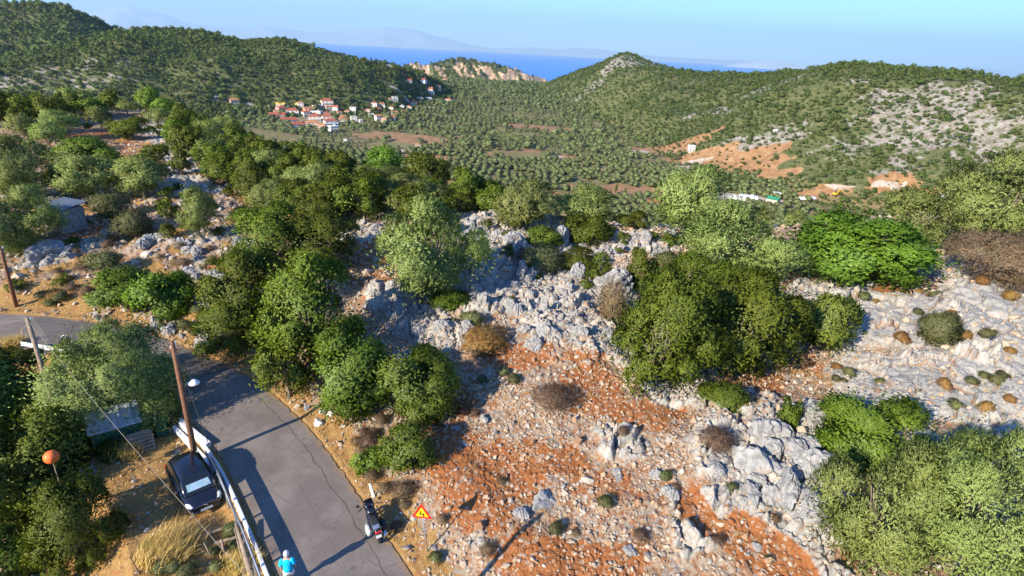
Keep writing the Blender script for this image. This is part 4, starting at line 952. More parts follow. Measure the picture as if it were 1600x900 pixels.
stones("loose_stones", p_, sz, np.clip(rng.normal(.52, .25, len(p_)) - .25 * m_soil[i, j], 0, 1), "loose pale limestone rubble over the red soil slope")
p_, i, j = stone_points(30000, 42, 110, 50, wf); sz = np.clip(np.exp(rng.normal(-1.75, .45, len(p_))), .08, .7)
stones("hillside_stones", p_, sz, np.clip(rng.normal(.55, .25, len(p_)), 0, 1), "loose stones over the hillside terraces")
BLD = []
for k in range(6):
    V, F = rock_np(4, 500 + k, 12, .75); BLD.append(mesh_np("boulder", V, F, M_BOULD, None, False, link=False))
def boulder(px, py, s, label, group=None, zs=1.0, cat='boulder', sink=.3, name='boulder', mat=None):
    p = G(px, py); z = ground_z(p[0], p[1]); k = int(rng.integers(0, 6))
    o = put(name, BLD[k], None, (p[0], p[1], min(z, p[2] + .5) + s * zs * (.6 - sink) - .1), (rng.normal() * .15, rng.normal() * .15, rng.uniform(0, 6.28)), (s, s * rng.uniform(.7, 1), s * zs))
    if mat: o.material_slots[0].link = 'OBJECT'; o.material_slots[0].material = mat
    return tag(o, label, cat, group)
for px, py, s, lb, zs in [(960, 462, 1.6, "white jagged boulder with a pointed spur left of the oak mass", 1.2), (1190, 690, 1.15, "big grey boulder at the top left of the boulder cluster", 1.0), (1265, 668, 1.1, "pale boulder behind the narrow green shrub", 1.0),
    (1180, 745, 1.2, "grey boulder in the middle left of the boulder cluster", 1.0), (1240, 725, .9, "grey boulder in the centre of the boulder cluster", 1.0), (1275, 755, 1.1, "tall boulder at the right of the cluster by the half shaded bush", 1.1), (1225, 785, 1.0, "low boulder at the foot of the boulder cluster", .9), (1268, 815, 1.0, "lowest boulder of the cluster above the red soil", .8),
    (1120, 745, .6, "small grey boulder left of the boulder cluster", .9), (1045, 775, .5, "grey block with a dark shadow left of the red soil", .9), (850, 785, .9, "elongated leaning slab standing on the red soil", .7), (712, 670, .35, "single grey stone on the orange soil beside the fig tree", 1.0), (640, 485, .9, "upright grey rock left of the orange thyme bush", 1.5), (625, 500, .7, "grey rock spike below the large rounded olive", 1.6), (690, 525, .9, "broad grey boulder beside the orange thyme bush", 1.1), (655, 525, .8, "grey boulder left of the broad grey one", 1.1),
    (875, 385, 1.1, "large pale rock behind the thin grey green bush", 1.2), (838, 540, .7, "whitish double boulder in the middle of the slope", .9), (815, 440, .8, "pale rock between upright blades of limestone", 1.5), (905, 440, .9, "pale upright rock under the dark shrub", 1.3), (800, 390, 1.1, "rock in shadow behind the large rounded olive", 1.1), (745, 385, 1.1, "shaded blue grey rock right of the large rounded olive", 1.1),
    (70, 408, 1.6, "dark flat boulder on the left stony slope", .8), (110, 400, 1.0, "grey boulder on the left stony slope", .9), (175, 425, .9, "long low rock above the roadside thicket", .6), (235, 378, .9, "pale rock beside the brownish bush", .9), (425, 335, 1.3, "white pointed rock among the dark hillside oaks", 1.3), (245, 515, .6, "pale retaining rock at the outside of the bend", 1.1), (262, 520, .7, "pale retaining rock below the thicket at the bend", 1.1), (320, 545, .8, "tall grey rock under the overhanging bush at the bend", 1.5), (285, 168, 2.2, "long pale summit rock on the left ridge", .5), (262, 172, 1.6, "smaller summit rock on the left ridge", .6),
    (1440, 690, .8, "rock in shade behind the corner olive", .8)]:
    boulder(px, py, s, lb, None, zs)
for (x0, y0, x1, y1), n, s0, s1, lb, zs in [((720, 430, 970, 540), 34, .3, .75, "limestone blade in the pale outcrop mid slope", 1.3), ((1140, 680, 1290, 800), 20, .3, .7, "angular block within the grey boulder cluster", .9), ((700, 355, 860, 420), 18, .4, .9, "rock in the shaded outcrop behind the rounded olive", 1.1), ((20, 370, 400, 450), 26, .4, .9, "grey rock on the stony slope above the road", .8), ((880, 370, 1060, 400), 12, .4, .9, "grey rock along the lip by the dry clearing", .9), ((680, 560, 1280, 890), 15, .25, .5, "single larger stone lying on the rubble slope", .8), ((1260, 470, 1590, 640), 14, .35, .8, "low block on the pale slabs", .45), ((240, 500, 330, 530), 8, .3, .55, "rough stone in the retaining edge at the bend", 1.0)]:
    for k in range(n):
        px, py = rng.uniform(x0, x1), rng.uniform(y0, y1); p = G(px, py)
        if abs(float(road_s([p[0]], [p[1]])[0])) < HW + .7: continue
        boulder(px, py, rng.uniform(s0, s1), lb, lb + 's', zs * rng.uniform(.7, 1.2))

# --- dry grass
def grass_mesh(name, pts, h, nb_, r, lean=(0, 0), spread=.08, w=.012):
    n = len(pts) * nb_; base = np.repeat(pts, nb_, 0) + np.concatenate([r.normal(size=(n, 2)) * spread, np.zeros((n, 1))], 1)
    hh = np.repeat(np.broadcast_to(h, (len(pts),)), nb_) * r.uniform(.55, 1.15, n)
    d = np.stack([r.normal(size=n) * .35 + lean[0], r.normal(size=n) * .35 + lean[1], np.ones(n)], 1); d = nrm(d)
    mid = base + d * hh[:, None] * .55; tip = mid + nrm(d + np.stack([r.normal(size=n) * .3 + lean[0], r.normal(size=n) * .3 + lean[1], -.15 * np.ones(n)], 1)) * hh[:, None] * .5
    s_ = nrm(np.cross(d, rdir(r, n))) * w
    V = np.stack([base - s_, base + s_, mid + s_ * .8, mid - s_ * .8, tip], 1).reshape(-1, 3); b = np.arange(n) * 5
    F4 = np.stack([b, b + 1, b + 2, b + 3], 1); F3 = np.stack([b + 3, b + 2, b + 4], 1)
    return V, [F4, F3], np.repeat(np.clip(r.normal(.5, .22, n), 0, 1), 5)
r_ = np.sqrt(rng.uniform(13 ** 2, 62 ** 2, 90000)); a_ = np.radians(rng.uniform(-50, 50, 90000)); p_ = np.stack([r_ * np.sin(a_), r_ * np.cos(a_)], 1); z, i, j = ground_zv(p_[:, 0], p_[:, 1])
pg = m_grass[i, j] * .55 * (np.abs(rs[i, j]) > HW + .15) + .08 * (dr[i, j] > 1); pg *= np.clip(.5 + 1.4 * fbm(p_[:, 0] / 1.6, p_[:, 1] / 1.6, 141, 2), .05, 1)
k = rng.random(len(p_)) < pg; V, F, tn = grass_mesh("dry_grass", np.column_stack([p_[k], z[k] - .02]), rng.uniform(.10, .30, int(k.sum())), 7, rng)
tag(mesh_np("dry_grass", V, F, M_LEAF['straw'], None, False, {'tint': ('FLOAT', tn)}), "short dry yellow grass along verges and parking lot", None, None, 'stuff')
def clump(px, py, rad, h, n, lean, label, mat='straw'):
    p = G(px, py); q = rng.normal(size=(n, 2)) * rad * .5; z, _, _ = ground_zv(q[:, 0] + p[0], q[:, 1] + p[1])
    V, F, tn = grass_mesh("grass", np.column_stack([q, z - H1(p[0], p[1])]), h, 6, rng, lean, .05, .011)
    o = mesh_np("tall_grass_clump", V, F, M_LEAF[mat], None, False, {'tint': ('FLOAT', tn)}); o.location = [float(v) for v in p]
    return tag(o, label, 'dry grass')
clump(258, 868, .8, 1.05, 420, (.25, .30), "big golden clump of tall dry grass in front of the black car")
clump(200, 712, .45, .8, 120, (.1, .1), "small golden grass clump beside the green shed")
clump(20, 540, .8, .7, 160, (.1, 0), "dry grass patch by the short white guard rail")
clump(372, 890, .6, .7, 140, (.2, .1), "dry reeds beside the guard rail at the picture bottom")
clump(80, 468, .6, .7, 120, (0, 0), "golden grass tuft on the verge beyond the bend")

# ------------------------------------------------------------------ foreground things
WHITE = plain("white_paint", (.66, .66, .65), .6, 0, .4, .06, 4, (.45, .43, .40)); GALV = plain("galvanised_steel", (.48, .50, .52), .42, .75, .5, .12, 3)
WOODP = plain("creosoted_pole", (.17, .085, .05), .9, 0, .2, .3, 8); WOODG = plain("weathered_wood", (.25, .19, .14), .95, 0, .1, .3, 7)
BLACK = plain("black_plastic", (.016, .016, .018), .55); RUBBER = plain("tyre_rubber", (.02, .02, .02), .9); CHROME = plain("chrome", (.7, .7, .72), .15, 1.0, .5, .03)
t = NT("black_car_paint"); CARP = t.bsdf((.008, .008, .012), .22, 0, .6, **{'Coat Weight': .6, 'Coat Roughness': .05})
t = NT("dark_glass"); GLASS = t.bsdf((.012, .016, .018), .08, 0, .7)
t = NT("headlamp_glass"); LAMPG = t.bsdf((.75, .78, .80), .12, 0, .7)
CERAM = plain("porcelain", (.62, .60, .55), .3)
def idx_near(x, y): return road_index(x, y)
def along(i0, i1, s, z): return np.array([road_pt(i, s, z) for i in range(min(i0, i1), max(i0, i1) + 1)])
iA = idx_near(-18.4, 25.9); iB = idx_near(-14.3, 23.4); iE = idx_near(5, 3)
def sweep(pts, prof):
    """profile (sideways, up) swept along a path on plan"""
    T = np.gradient(pts, axis=0); T /= np.linalg.norm(T, axis=1)[:, None]; Nn = np.stack([T[:, 1], -T[:, 0], 0 * T[:, 0]], 1)
    return [np.array([p + n_ * a + np.array([0, 0, b]) for a, b in prof]) for p, n_ in zip(pts, Nn)]
pts = along(iE, iA, -HW - .30, 0.0); m = MB(); m.loft(sweep(pts, [(-.08, -.75), (.08, -.75), (.08, .13), (.05, .17), (-.05, .17), (-.08, .13)]))
tag(m.build("low_parapet", WHITE), "low whitewashed kerb wall between the road and the parking lot", 'wall')
def guard_rail(i0, i1, s, z, label, mat, posts=6):
    r0 = thing("guard_rail", label, 'guard rail', road_pt(i0, s, 0.0)); off_ = np.array(road_pt(i0, s, 0.0))
    pts = along(i0, i1, s, z) - off_; m = MB()
    m.loft(sweep(pts, [(0, -.16), (.05, -.11), (.05, -.06), (0, -.01), (0, .01), (.05, .06), (.05, .11), (0, .16), (-.02, .15), (.03, .10), (.03, .06), (-.02, .01), (-.02, -.01), (.03, -.06), (.03, -.11), (-.02, -.15)]))
    m.build("rail", mat, r0)
    for k in range(0, len(pts), posts):
        q_ = pts[k]; g0 = H1(q_[0] + off_[0], q_[1] + off_[1]) - .3; MB().box((q_[0], q_[1], (g0 + z + .1) / 2), (.09, .12, z + .1 - g0), rz=.7).build("post", mat, r0)
    return r0
guard_rail(iE, iB, -HW - .62, .68, "long galvanised guard rail between the black car and the road", GALV)
guard_rail(idx_near(-26.0, 32.6), idx_near(-32.2, 33.4), -HW - .25, .55, "short white guard rail on the inside of the bend by the pole", WHITE, 8)
m = MB(); a = P(272, 668, -.15); b = P(352, 752, -.2); m.bar(a, b, .22, .28); m.bar(a + [.0, 0, -.25], a + [.05, .0, -.6], .2, .2); m.bar(b + [0, 0, -.2], b + [0.03, 0, -.6], .2, .2)
tag(m.build("white_beam", WHITE, bevel=.02), "white painted beam on the ground running past the brown pole", 'beam')
m = MB(); a = P(283, 662, .05); b = P(326, 697, .05); m.bar(a, b, .3, .4); tag(m.build("white_beam", WHITE, bevel=.02), "short thick white block wall at the top end of the guard rail", 'beam')

# utility poles and cables
def find_top(px, py, h):
    z = h
    for _ in range(30):
        p = P(px, py, z); z = .5 * z + .5 * (H1(p[0], p[1]) + h)
    return P(px, py, z)
def pole(base, top, label, arm=True, mat=WOODP):
    base = np.asarray(base, float); top = np.asarray(top, float); g = thing("utility_pole", label, 'utility pole', base); L = top - base
    MB().tube([np.array([0, 0, -.5]), L * .5, L], [.15, .125, .095], 12).build("shaft", mat, g, True)
    for k in (0, 1):
        m = MB(); o = L + np.array([.13 * (1 - 2 * k), .05, -.15 - .25 * k]); m.tube([o + (-.13 * (1 - 2 * k), -.05, 0), o], [.012, .012], 6); m.tube([o, o + (0, 0, .05), o + (0, 0, .09), o + (0, 0, .14)], [.03, .045, .03, .04], 8)
        m.build("insulator", CERAM, g, True)
    if arm: m = MB(); m.bar(L + (-.28, -.1, -.45), L + (.28, .1, -.45), .06, .08); m.build("crossarm", mat, g)
    return g
b1 = np.array([-15.52, 22.93, -.4]); T1 = np.array([-15.52, 22.93, 6.9]); pl1 = pole(b1, T1, "tall brown utility pole with a street lamp behind the black car")
zz = np.linspace(2.5, 6.5, 200); dd = [np.hypot(*(P(303, 597, q_)[:2] - T1[:2])) for q_ in zz]; zl = float(zz[int(np.argmin(dd))]); LP = P(303, 597, zl) - b1
m = MB(); m.tube([(0, 0, LP[2] - .35), (LP[0] * .5, LP[1] * .5, LP[2] + .02), (LP[0], LP[1], LP[2] + .1)], [.025, .025, .02], 8); la = m.build("lamp_arm", GALV, pl1, True)
m = MB(); m.tube([(LP[0], LP[1], LP[2] + .14), (LP[0], LP[1], LP[2] + .1), (LP[0], LP[1], LP[2] - .02), (LP[0], LP[1], LP[2] - .08)], [.05, .12, .24, .25], 18); m.build("lamp_shade", WHITE, la, True)
T2 = find_top(42, 497, 6.9); pole((T2[0], T2[1], T2[2] - 6.9), T2, "grey weathered utility pole by the bend at the left", False, WOODG)
b3 = G(25, 477); T3 = P(0, 385, b3[2] + 5.4); pole(b3, T3, "brown utility pole leaning on the verge at the left picture edge", False)
T4 = np.array([-6.2, 10.6, 6.9]); pole((T4[0], T4[1], -.4), T4, "utility pole just below the picture whose shadow falls on the red soil")
def cable(a, b, sag, label, mat, rad=.011):
    u = np.linspace(0, 1, 30)[:, None]; q_ = np.asarray(a) * (1 - u) + np.asarray(b) * u; q_[:, 2] -= sag * 4 * u[:, 0] * (1 - u[:, 0])
    m = MB(); m.tube(q_, rad, 6); return tag(m.build("power_cable", mat, None, True), label, 'cable')
CB = plain("pale_cable", (.24, .20, .15), .6); CD = plain("dark_cable", (.03, .028, .028), .6)
cable(T2 + [0, 0, -.1], T4 + [-.1, 0, -.1], .25, "pale cable crossing over the big silvery olive and the black car", CB, .008)
cable(T1 + [0, 0, -.1], T4 + [.1, 0, -.15], .2, "dark cable from the brown lamp pole down over the road", CD)
cable(T1 + [-.1, 0, -.2], T3 + [0, 0, -.1], .3, "dark cable from the lamp pole over the bend towards the hillside pole", CD)
cable(T2 + [0, 0, -.05], P(-260, 520, 6.5), .3, "pale cable running left out of the picture from the grey pole", CB)
cable(T2 + [0, 0, -.3], P(-60, 590, .5), 0, "guy wire slanting down left from the grey pole", CB, .009)

# green shed
GREEN = plain("green_sheet_metal", (.018, .105, .065), .45, .2, .4, .15, 2); ROOFM = plain("grey_roof_sheet", (.50, .52, .54), .5, .3, .4, .12, 3)
a = P(150, 713, -.5); b = P(226, 690, -.5); ex = (b - a)[:2]; wd = np.hypot(*ex); rz = math.atan2(ex[1], ex[0]); zg = -.55
sh = thing("shed", "low green corrugated metal shed with a grey roof under the olive", 'shed', (a[0], a[1], zg), rz); dp = 1.7
def corr(x0, x1, y, z0, z1a, z1b, along_x=True, n=14):
    m = MB()
    for k in range(n):
        u0 = x0 + (x1 - x0) * k / n; u1 = x0 + (x1 - x0) * (k + 1) / n; um = (u0 + u1) / 2; h0 = z1a + (z1b - z1a) * k / n
        m.box(((um, y, (z0 + h0) / 2) if along_x else (y, um, (z0 + h0) / 2)), ((u1 - u0) * .98, .03 if k % 2 else .05, h0 - z0) if along_x else (.03 if k % 2 else .05, (u1 - u0) * .98, h0 - z0))
    return m
corr(0, wd, 0, 0, 1.38, 1.38).build("front_panel", GREEN, sh); corr(0, wd, dp, 0, 1.6, 1.6).build("rear_panel", GREEN, sh)
corr(.04, dp - .04, 0, 0, 1.38, 1.6, False).build("side_panel", GREEN, sh); corr(.04, dp - .04, wd, 0, 1.38, 1.6, False).build("side_panel", GREEN, sh)
m = MB(); nst = 9
for k in range(nst):
    u0 = -.12 + (wd + .24) * k / nst; m.add([(u0, -.16, 1.40), (u0 + (wd + .24) / nst - .012, -.16, 1.40), (u0 + (wd + .24) / nst - .012, dp + .1, 1.67), (u0, dp + .1, 1.67), (u0, -.16, 1.43), (u0 + (wd + .24) / nst - .012, -.16, 1.43), (u0 + (wd + .24) / nst - .012, dp + .1, 1.70), (u0, dp + .1, 1.70)], [(0, 3, 2, 1), (4, 5, 6, 7), (0, 1, 5, 4), (1, 2, 6, 5), (2, 3, 7, 6), (3, 0, 4, 7)])
for k in (1, 3, 5, 7): u0 = wd * k / 8; m.bar((u0, -.17, 1.45), (u0, dp + .1, 1.72), .05, .04)
m.build("roof", ROOFM, sh)
MB().box((.5, -.035, .65), (.03, .02, 1.2)).build("door_edge", plain("dark_seam", (.01, .04, .03)), sh)
c = P(246, 686, -.5); bn = thing("metal_locker", "dark green metal locker standing open right of the shed", 'locker', (c[0], c[1], -.5), rz - .15)
m = MB(); m.box((0, 1.0, .62), (1.1, .05, 1.24)); m.box((-.53, .5, .62), (.05, 1.0, 1.24)); m.box((.53, .5, .62), (.05, 1.0, 1.24)); m.box((0, .5, 1.26), (1.14, 1.08, .05)); m.box((0, .5, .04), (1.0, .9, .05)); m.build("cabinet", GREEN, bn)
dr_ = corr(0, .54, 0, .05, 1.2, 1.2, True, 6).build("door", GREEN, bn); dr_.location = (0, 0.0, 0); MB().box((.5, -.05, .65), (.03, .04, .12)).build("handle", CHROME, dr_)
c = P(212, 704, -.5)
for k, (dx, dz, tilt) in enumerate(((0, 0, 1.15), (.16, .0, 1.0))):
    g = thing("wooden_pallet", ("wooden pallet leaning against the green shed front" if k == 0 else "second wooden pallet propped in front of the leaning one"), 'pallet', (c[0] + .35 + dx, c[1] + .05 - dx * .8, -.5), rz)
    m = MB(); Mx = np.array([[1, 0, 0], [0, math.cos(tilt), -math.sin(tilt)], [0, math.sin(tilt), math.cos(tilt)]])
    for q_ in range(6): m.box(Mx @ np.array([0, .08 + q_ * .18, .10]), (1.1, .12, .025), M=Mx)
    m.build("deck_boards", WOODG, g); m = MB()
    for q_ in (-.5, 0, .5): m.box(Mx @ np.array([q_, .5, .04]), (.09, .98, .09), M=Mx)
    m.build("stringers", WOODG, g)
m = MB(); p = P(180, 728, -.55); m.box((p[0] - .5, p[1] - .1, -.52), (1.9, .7, .14), rz=rz); tag(m.build("concrete_slab", plain("concrete", (.42, .40, .37), .9), bevel=.02), "pale concrete slab in front of the green shed", 'slab')

# orange ball on a stake
ORG = plain("orange_plastic", (.75, .16, .03), .5, 0, .4, .08, 2); p = P(80, 714, 1.9); zg = H1(p[0], p[1])
g = thing("orange_ball", "orange ribbed ball on a stake among the dark trees at lower left", 'ball', (p[0], p[1], zg)); zc = 1.9 - zg
V, F = ico(4); az_ = np.arctan2(V[:, 1], V[:, 0]); V = V * (1 - .035 * (np.abs(np.sin(az_ * 5)) < .22))[:, None] * .31 + np.array([0, 0, zc]); mesh_np("ball", V, F, ORG, g, True)
MB().tube([(0, 0, -.3), (0, 0, zc - .3)], [.03, .025], 8).build("stake", WOODG, g)
# round sign seen from behind
p = P(104, 530, 1.9); zg = H1(p[0], p[1]); g = thing("road_sign", "round traffic sign seen from behind beside the bend", 'road sign', (p[0], p[1], zg)); zc = 1.9 - zg
MB().tube([(0, 0, -.3), (0, 0, zc + .25)], [.03, .03], 8).build("post", GALV, g)
m = MB(); m.disc((.0, -.04, zc), (.25, -1, .12), .30, .012, 28); m.build("plate", BLACK, g); m = MB(); m.torus((0, -.04, zc), (.25, -1, .12), .30, .012); m.bar((.0, -.06, zc - .2), (.0, -.06, zc + .2), .06, .015, (0, 1, 0)); m.build("rim", GALV, g)

# warning sign
p = P(668, 862, .2); zb = H1(p[0], p[1]); p = P(668, 862, zb); top = P(658, 789, zb + 2.55); ax = top - p; Ls = np.linalg.norm(ax); az_ = ax / Ls
g = thing("warning_sign", "red and yellow triangular double bend warning sign on a thin leaning post", 'road sign', p)
MB().tube([az_ * -.3, az_ * (Ls - .02)], [.03, .03], 10).build("post", GALV, g, True)
nf = np.array([-.12, -1, .10]); nf -= az_ * (nf @ az_); nf /= np.linalg.norm(nf); ux = np.cross(az_, nf) * -1; ux /= np.linalg.norm(ux)
if ux[0] < 0: ux = -ux
tl = R(-4); ux, uz = ux * math.cos(tl) + az_ * math.sin(tl), az_ * math.cos(tl) - ux * math.sin(tl)
ctr = az_ * (Ls - .40); Mz = np.stack([ux, uz, nf], 1)
def tri(r, rc, n=6):
    out = []
    for k in range(3):
        a = R(90 + 120 * k); c = np.array([math.cos(a), math.sin(a)]) * (r - 2 * rc)
        for q_ in range(n + 1):
            b = a - R(60) + R(120) * q_ / n; out.append(tuple(c + rc * np.array([math.cos(b), math.sin(b)])))
    return out
RED = plain("sign_red", (.72, .012, .015), .45, 0, .4, .03); YEL = plain("sign_yellow", (.85, .42, .01), .45, 0, .4, .03)
MB().prism(tri(.50, .035), .035, .05, Mz, ctr).build("plate", RED, g); MB().prism(tri(.335, .018), .053, .058, Mz, ctr + uz * -.0).build("face", YEL, g)
m = MB(); zz = [(.065, -.17), (.065, -.02), (-.075, -.06), (-.075, .11)]          # double bend: up, left, up
zz = [(.075, -.135), (.07, -.01), (-.065, -.045), (-.065, .105)]
for (x0, y0), (x1, y1) in zip(zz[:-1], zz[1:]):
    d = np.array([x1 - x0, y1 - y0]); L_ = np.hypot(*d); d /= L_; w_ = np.array([-d[1], d[0]]) * .027; e = d * .02
    q_ = [np.array([x0, y0]) - e - w_, np.array([x1, y1]) + e - w_, np.array([x1, y1]) + e + w_, np.array([x0, y0]) - e + w_]
    m.prism([tuple(v) for v in q_], .0605 + .001 * (x0 > x1), .063 + .001 * (x0 > x1), Mz, ctr)
m.build("double_bend_symbol", plain("sign_black", (.012, .012, .012), .5), g)
# white markers along the road
for px, py, s, zs, lb in [(497, 664, .32, 1.5, "whitewashed stone leaning at the road edge below the fig trees"), (503, 646, .28, 1.7, "grey white upright stone behind the leaning whitewashed one"), (517, 648, .25, 1.8, "narrow upright stone right of the whitewashed ones"), (479, 640, .22, 1.6, "small upright stone at the road edge left of the whitewashed ones")]:
    boulder(px, py, s, lb, None, zs, 'marker stone', .1, 'marker_stone', WHITE if s > .3 else plain("stained_white", (.55, .53, .50), .9))
p = G(584, 776); g = MB(); g.box((0, 0, .25), (.17, .14, 1.1), rz=.3, taper=.75); g.box((0, 0, .83), (.12, .10, .10), rz=.3, taper=.5); tag(g.build("marker_post", WHITE, None, False, .02, p, (.1, -.15, 0)), "white concrete marker post on the bank above the motorbike", 'marker post')

# fence remains on the lot
for k, (px, py, h, lx, lb, w_) in enumerate([(281, 868, 1.1, -.35, "thin iron stake in front of the golden grass clump", .022), (260, 893, .9, -.3, "thin iron stake below the golden grass clump", .02), (352, 864, .7, -.1, "short grey fence post on the weedy lot", .06), (333, 872, .8, -.3, "thin leaning wooden stake left of the short grey post", .03), (222, 898, .9, -.35, "thin stake at the picture bottom in the weeds", .02), (340, 712, .9, 0, "thin upright stake at the end of the guard rail", .02)]):
    p = G(px, py); m = MB(); m.tube([(0, 0, -.2), (lx * .5, 0, h * .5), (lx, .05, h)], [w_, w_, w_ * .85], 7); tag(m.build("fence_stake", WOODG if w_ > .025 else plain("rusty_iron", (.10, .05, .035), .9), None, True, 0, p), lb, 'stake')
m = MB(); a = G(372, 838); b = G(392, 900); m.tube([a + [0, 0, .75], (a + b) / 2 + [0, 0, .6], b + [0, 0, .35]], [.06, .10, .14], 8); m.tube([a + [-.1, 0, .5], b + [-.2, 0, .2]], [.03, .05], 6); m.tube([b + [0, 0, .35], b + [.1, 0, -.3]], [.13, .12], 8)
tag(m.build("dead_log", WOODG, None, True), "grey weathered log propped beside the guard rail", 'log')
for k, (x0, y0, x1, y1, lb) in enumerate([(322, 838, 372, 822, "long grey plank lying across the dry weeds"), (335, 852, 378, 843, "broken grey plank among the dry weeds")]):
    a = G(x0, y0); b = G(x1, y1); m = MB(); m.bar(a + [0, 0, .12], b + [0, 0, .2], .14, .035); tag(m.build("plank", WOODG), lb, 'plank')

# ------------------------------------------------------------------ parked car (front is +x)
def ring(x, hw, z0, z1, n=20, e=3.2, tuck=0.0):
    out = []
    for k in range(n):
        a = 2 * math.pi * k / n; cs, sn_ = math.cos(a), math.sin(a)
        y = hw * math.copysign(abs(cs) ** (2 / e), cs); z = (z0 + z1) / 2 + (z1 - z0) / 2 * math.copysign(abs(sn_) ** (2 / e), sn_)
        if sn_ > 0: y *= 1 - tuck * sn_
        out.append((x, y, z))
    return np.array(out)
cx, cy = -14.72, 21.25; hd = np.array([.70, -.72]); zc = H1(cx, cy)
car = thing("parked_car", "black compact hatchback parked on dry ground beside the guard rail", 'car', (cx, cy, zc + .03), math.atan2(hd[1], hd[0]))
m = MB(); m.loft([ring(-1.83, .60, .42, .82), ring(-1.78, .74, .32, .96), ring(-1.55, .83, .24, 1.0), ring(-.6, .855, .22, 1.0), ring(.4, .855, .22, .98), ring(.95, .845, .22, .94), ring(1.35, .82, .24, .86), ring(1.62, .76, .28, .76), ring(1.76, .66, .34, .66), ring(1.80, .50, .38, .60)])
m.loft([ring(-1.70, .60, .9, 1.02), ring(-1.62, .665, .9, 1.26, tuck=.1), ring(-1.35, .70, .9, 1.50, tuck=.14), ring(-.8, .715, .9, 1.585, tuck=.16), ring(-.1, .715, .9, 1.58, tuck=.16), ring(.40, .705, .9, 1.50, tuck=.15), ring(.85, .70, .88, 1.20, tuck=.08), ring(1.18, .68, .86, .95)])
m.build("body", CARP, car, True)
def quad(name, q_, mat, parent, th=.008):
    q_ = np.asarray(q_, float); n = np.cross(q_[1] - q_[0], q_[2] - q_[0]); n /= np.linalg.norm(n); k = len(q_)
    m = MB(); m.add(np.concatenate([q_ - n * th, q_ + n * th]), [tuple(range(k - 1, -1, -1)), tuple(range(k, 2 * k))] + [(i, (i + 1) % k, k + (i + 1) % k, k + i) for i in range(k)]); return m.build(name, mat, parent)
ws = quad("windscreen", [(1.16, -.60, .985), (1.16, .60, .985), (.50, .52, 1.475), (.50, -.52, 1.475)], GLASS, car)
t = NT("silver_sunshade"); SHD = t.bsdf(t.ramp(t.noise(t.obj(), 5, 3), [(.3, (.42, .60, .58)), (.7, (.68, .80, .78))]), .3, .5, .5)
quad("sunshade", [(1.10, -.50, 1.055), (1.10, .50, 1.055), (.82, .47, 1.262), (.82, -.47, 1.262)], SHD, car, .004)
for s_ in (-1, 1):
    quad("side_window", [(.78, s_ * .712, 1.02), (.42, s_ * .665, 1.42), (-.25, s_ * .655, 1.49), (-.25, s_ * .725, 1.02)], GLASS, car)
    quad("side_window", [(-.33, s_ * .725, 1.02), (-.33, s_ * .655, 1.49), (-1.15, s_ * .650, 1.44), (-1.32, s_ * .705, 1.04)], GLASS, car)
    hl = MB(); hl.loft([ring(1.40, .10, .60, .76, 12, 2.4) + (0, s_ * .66, 0), ring(1.58, .13, .55, .745, 12, 2.4) + (0, s_ * .61, 0), ring(1.73, .09, .53, .66, 12, 2.4) + (0, s_ * .54, 0)]); hl.build("headlight", LAMPG, car, True)
    mr = MB(); mr.loft([ring(.72, .05, 1.0, 1.12, 10, 2.5) + (0, s_ * .86, 0), ring(.80, .09, .97, 1.14, 10, 2.5) + (0, s_ * .86, 0), ring(.86, .05, 1.0, 1.11, 10, 2.5) + (0, s_ * .86, 0)]); mr.bar((.78, s_ * .72, 1.02), (.80, s_ * .82, 1.05), .05, .04); mr.build("wing_mirror", CARP, car, True)
    quad("tail_light", [(-1.79, s_ * .74, .74), (-1.70, s_ * .80, .74), (-1.68, s_ * .74, .98), (-1.76, s_ * .66, .98)], plain("tail_red", (.4, .01, .01), .3), car)
    MB().bar((-.45, s_ * .865, .80), (-.25, s_ * .865, .80), .02, .03).build("door_handle", BLACK, car)
    for x_ in (-1.17, 1.14):
        w_ = MB(); w_.torus((x_, s_ * .74, .30), (0, 1, 0), .235, .075, 26, 10); w_ = w_.build("wheel", RUBBER, car, True)
        rm = MB(); rm.disc((x_, s_ * .765, .30), (0, 1, 0), .07, .05, 16)
        for k in range(5): a = 2 * math.pi * k / 5; rm.bar((x_, s_ * .77, .30), (x_ + .20 * math.cos(a), s_ * .77, .30 + .20 * math.sin(a)), .03, .06, (math.cos(a + 1.57), 0, math.sin(a + 1.57)))
        rm.torus((x_, s_ * .765, .30), (0, 1, 0), .20, .022, 26, 6); rm.build("rim", plain("alloy", (.55, .56, .58), .3, .8), w_, True)
        MB().disc((x_, s_ * .70, .30), (0, 1, 0), .33, .12, 26).build("wheel_arch", BLACK, car)
m = MB()
for k in range(4): m.box((1.785 - .012 * abs(k - 1.5), 0, .49 + .045 * k), (.03, .62 - .02 * k, .018))
gr_ = m.build("grille", plain("grille_silver", (.45, .46, .48), .35, .7), car)
m = MB(); m.torus((1.82, 0, .60), (1, 0, .2), .062, .008, 22, 6)
for k in range(3): a = R(90 + 120 * k); m.bar((1.82, 0, .60), (1.82, .06 * math.cos(a), .60 + .06 * math.sin(a)), .008, .014, (1, 0, 0))
m.build("emblem", CHROME, gr_)
m = MB(); m.loft([ring(1.70, .70, .26, .40, 16, 3), ring(1.83, .52, .29, .40, 16, 3)]); bp = m.build("front_bumper", CARP, car, True); MB().box((1.835, 0, .385), (.012, .50, .11)).build("number_plate", WHITE, bp)
m = MB(); m.bar((1.13, -.5, 1.02), (1.02, .05, 1.10), .02, .02); m.bar((1.13, .05, 1.02), (1.02, .5, 1.10), .02, .02); m.build("wiper", BLACK, car)

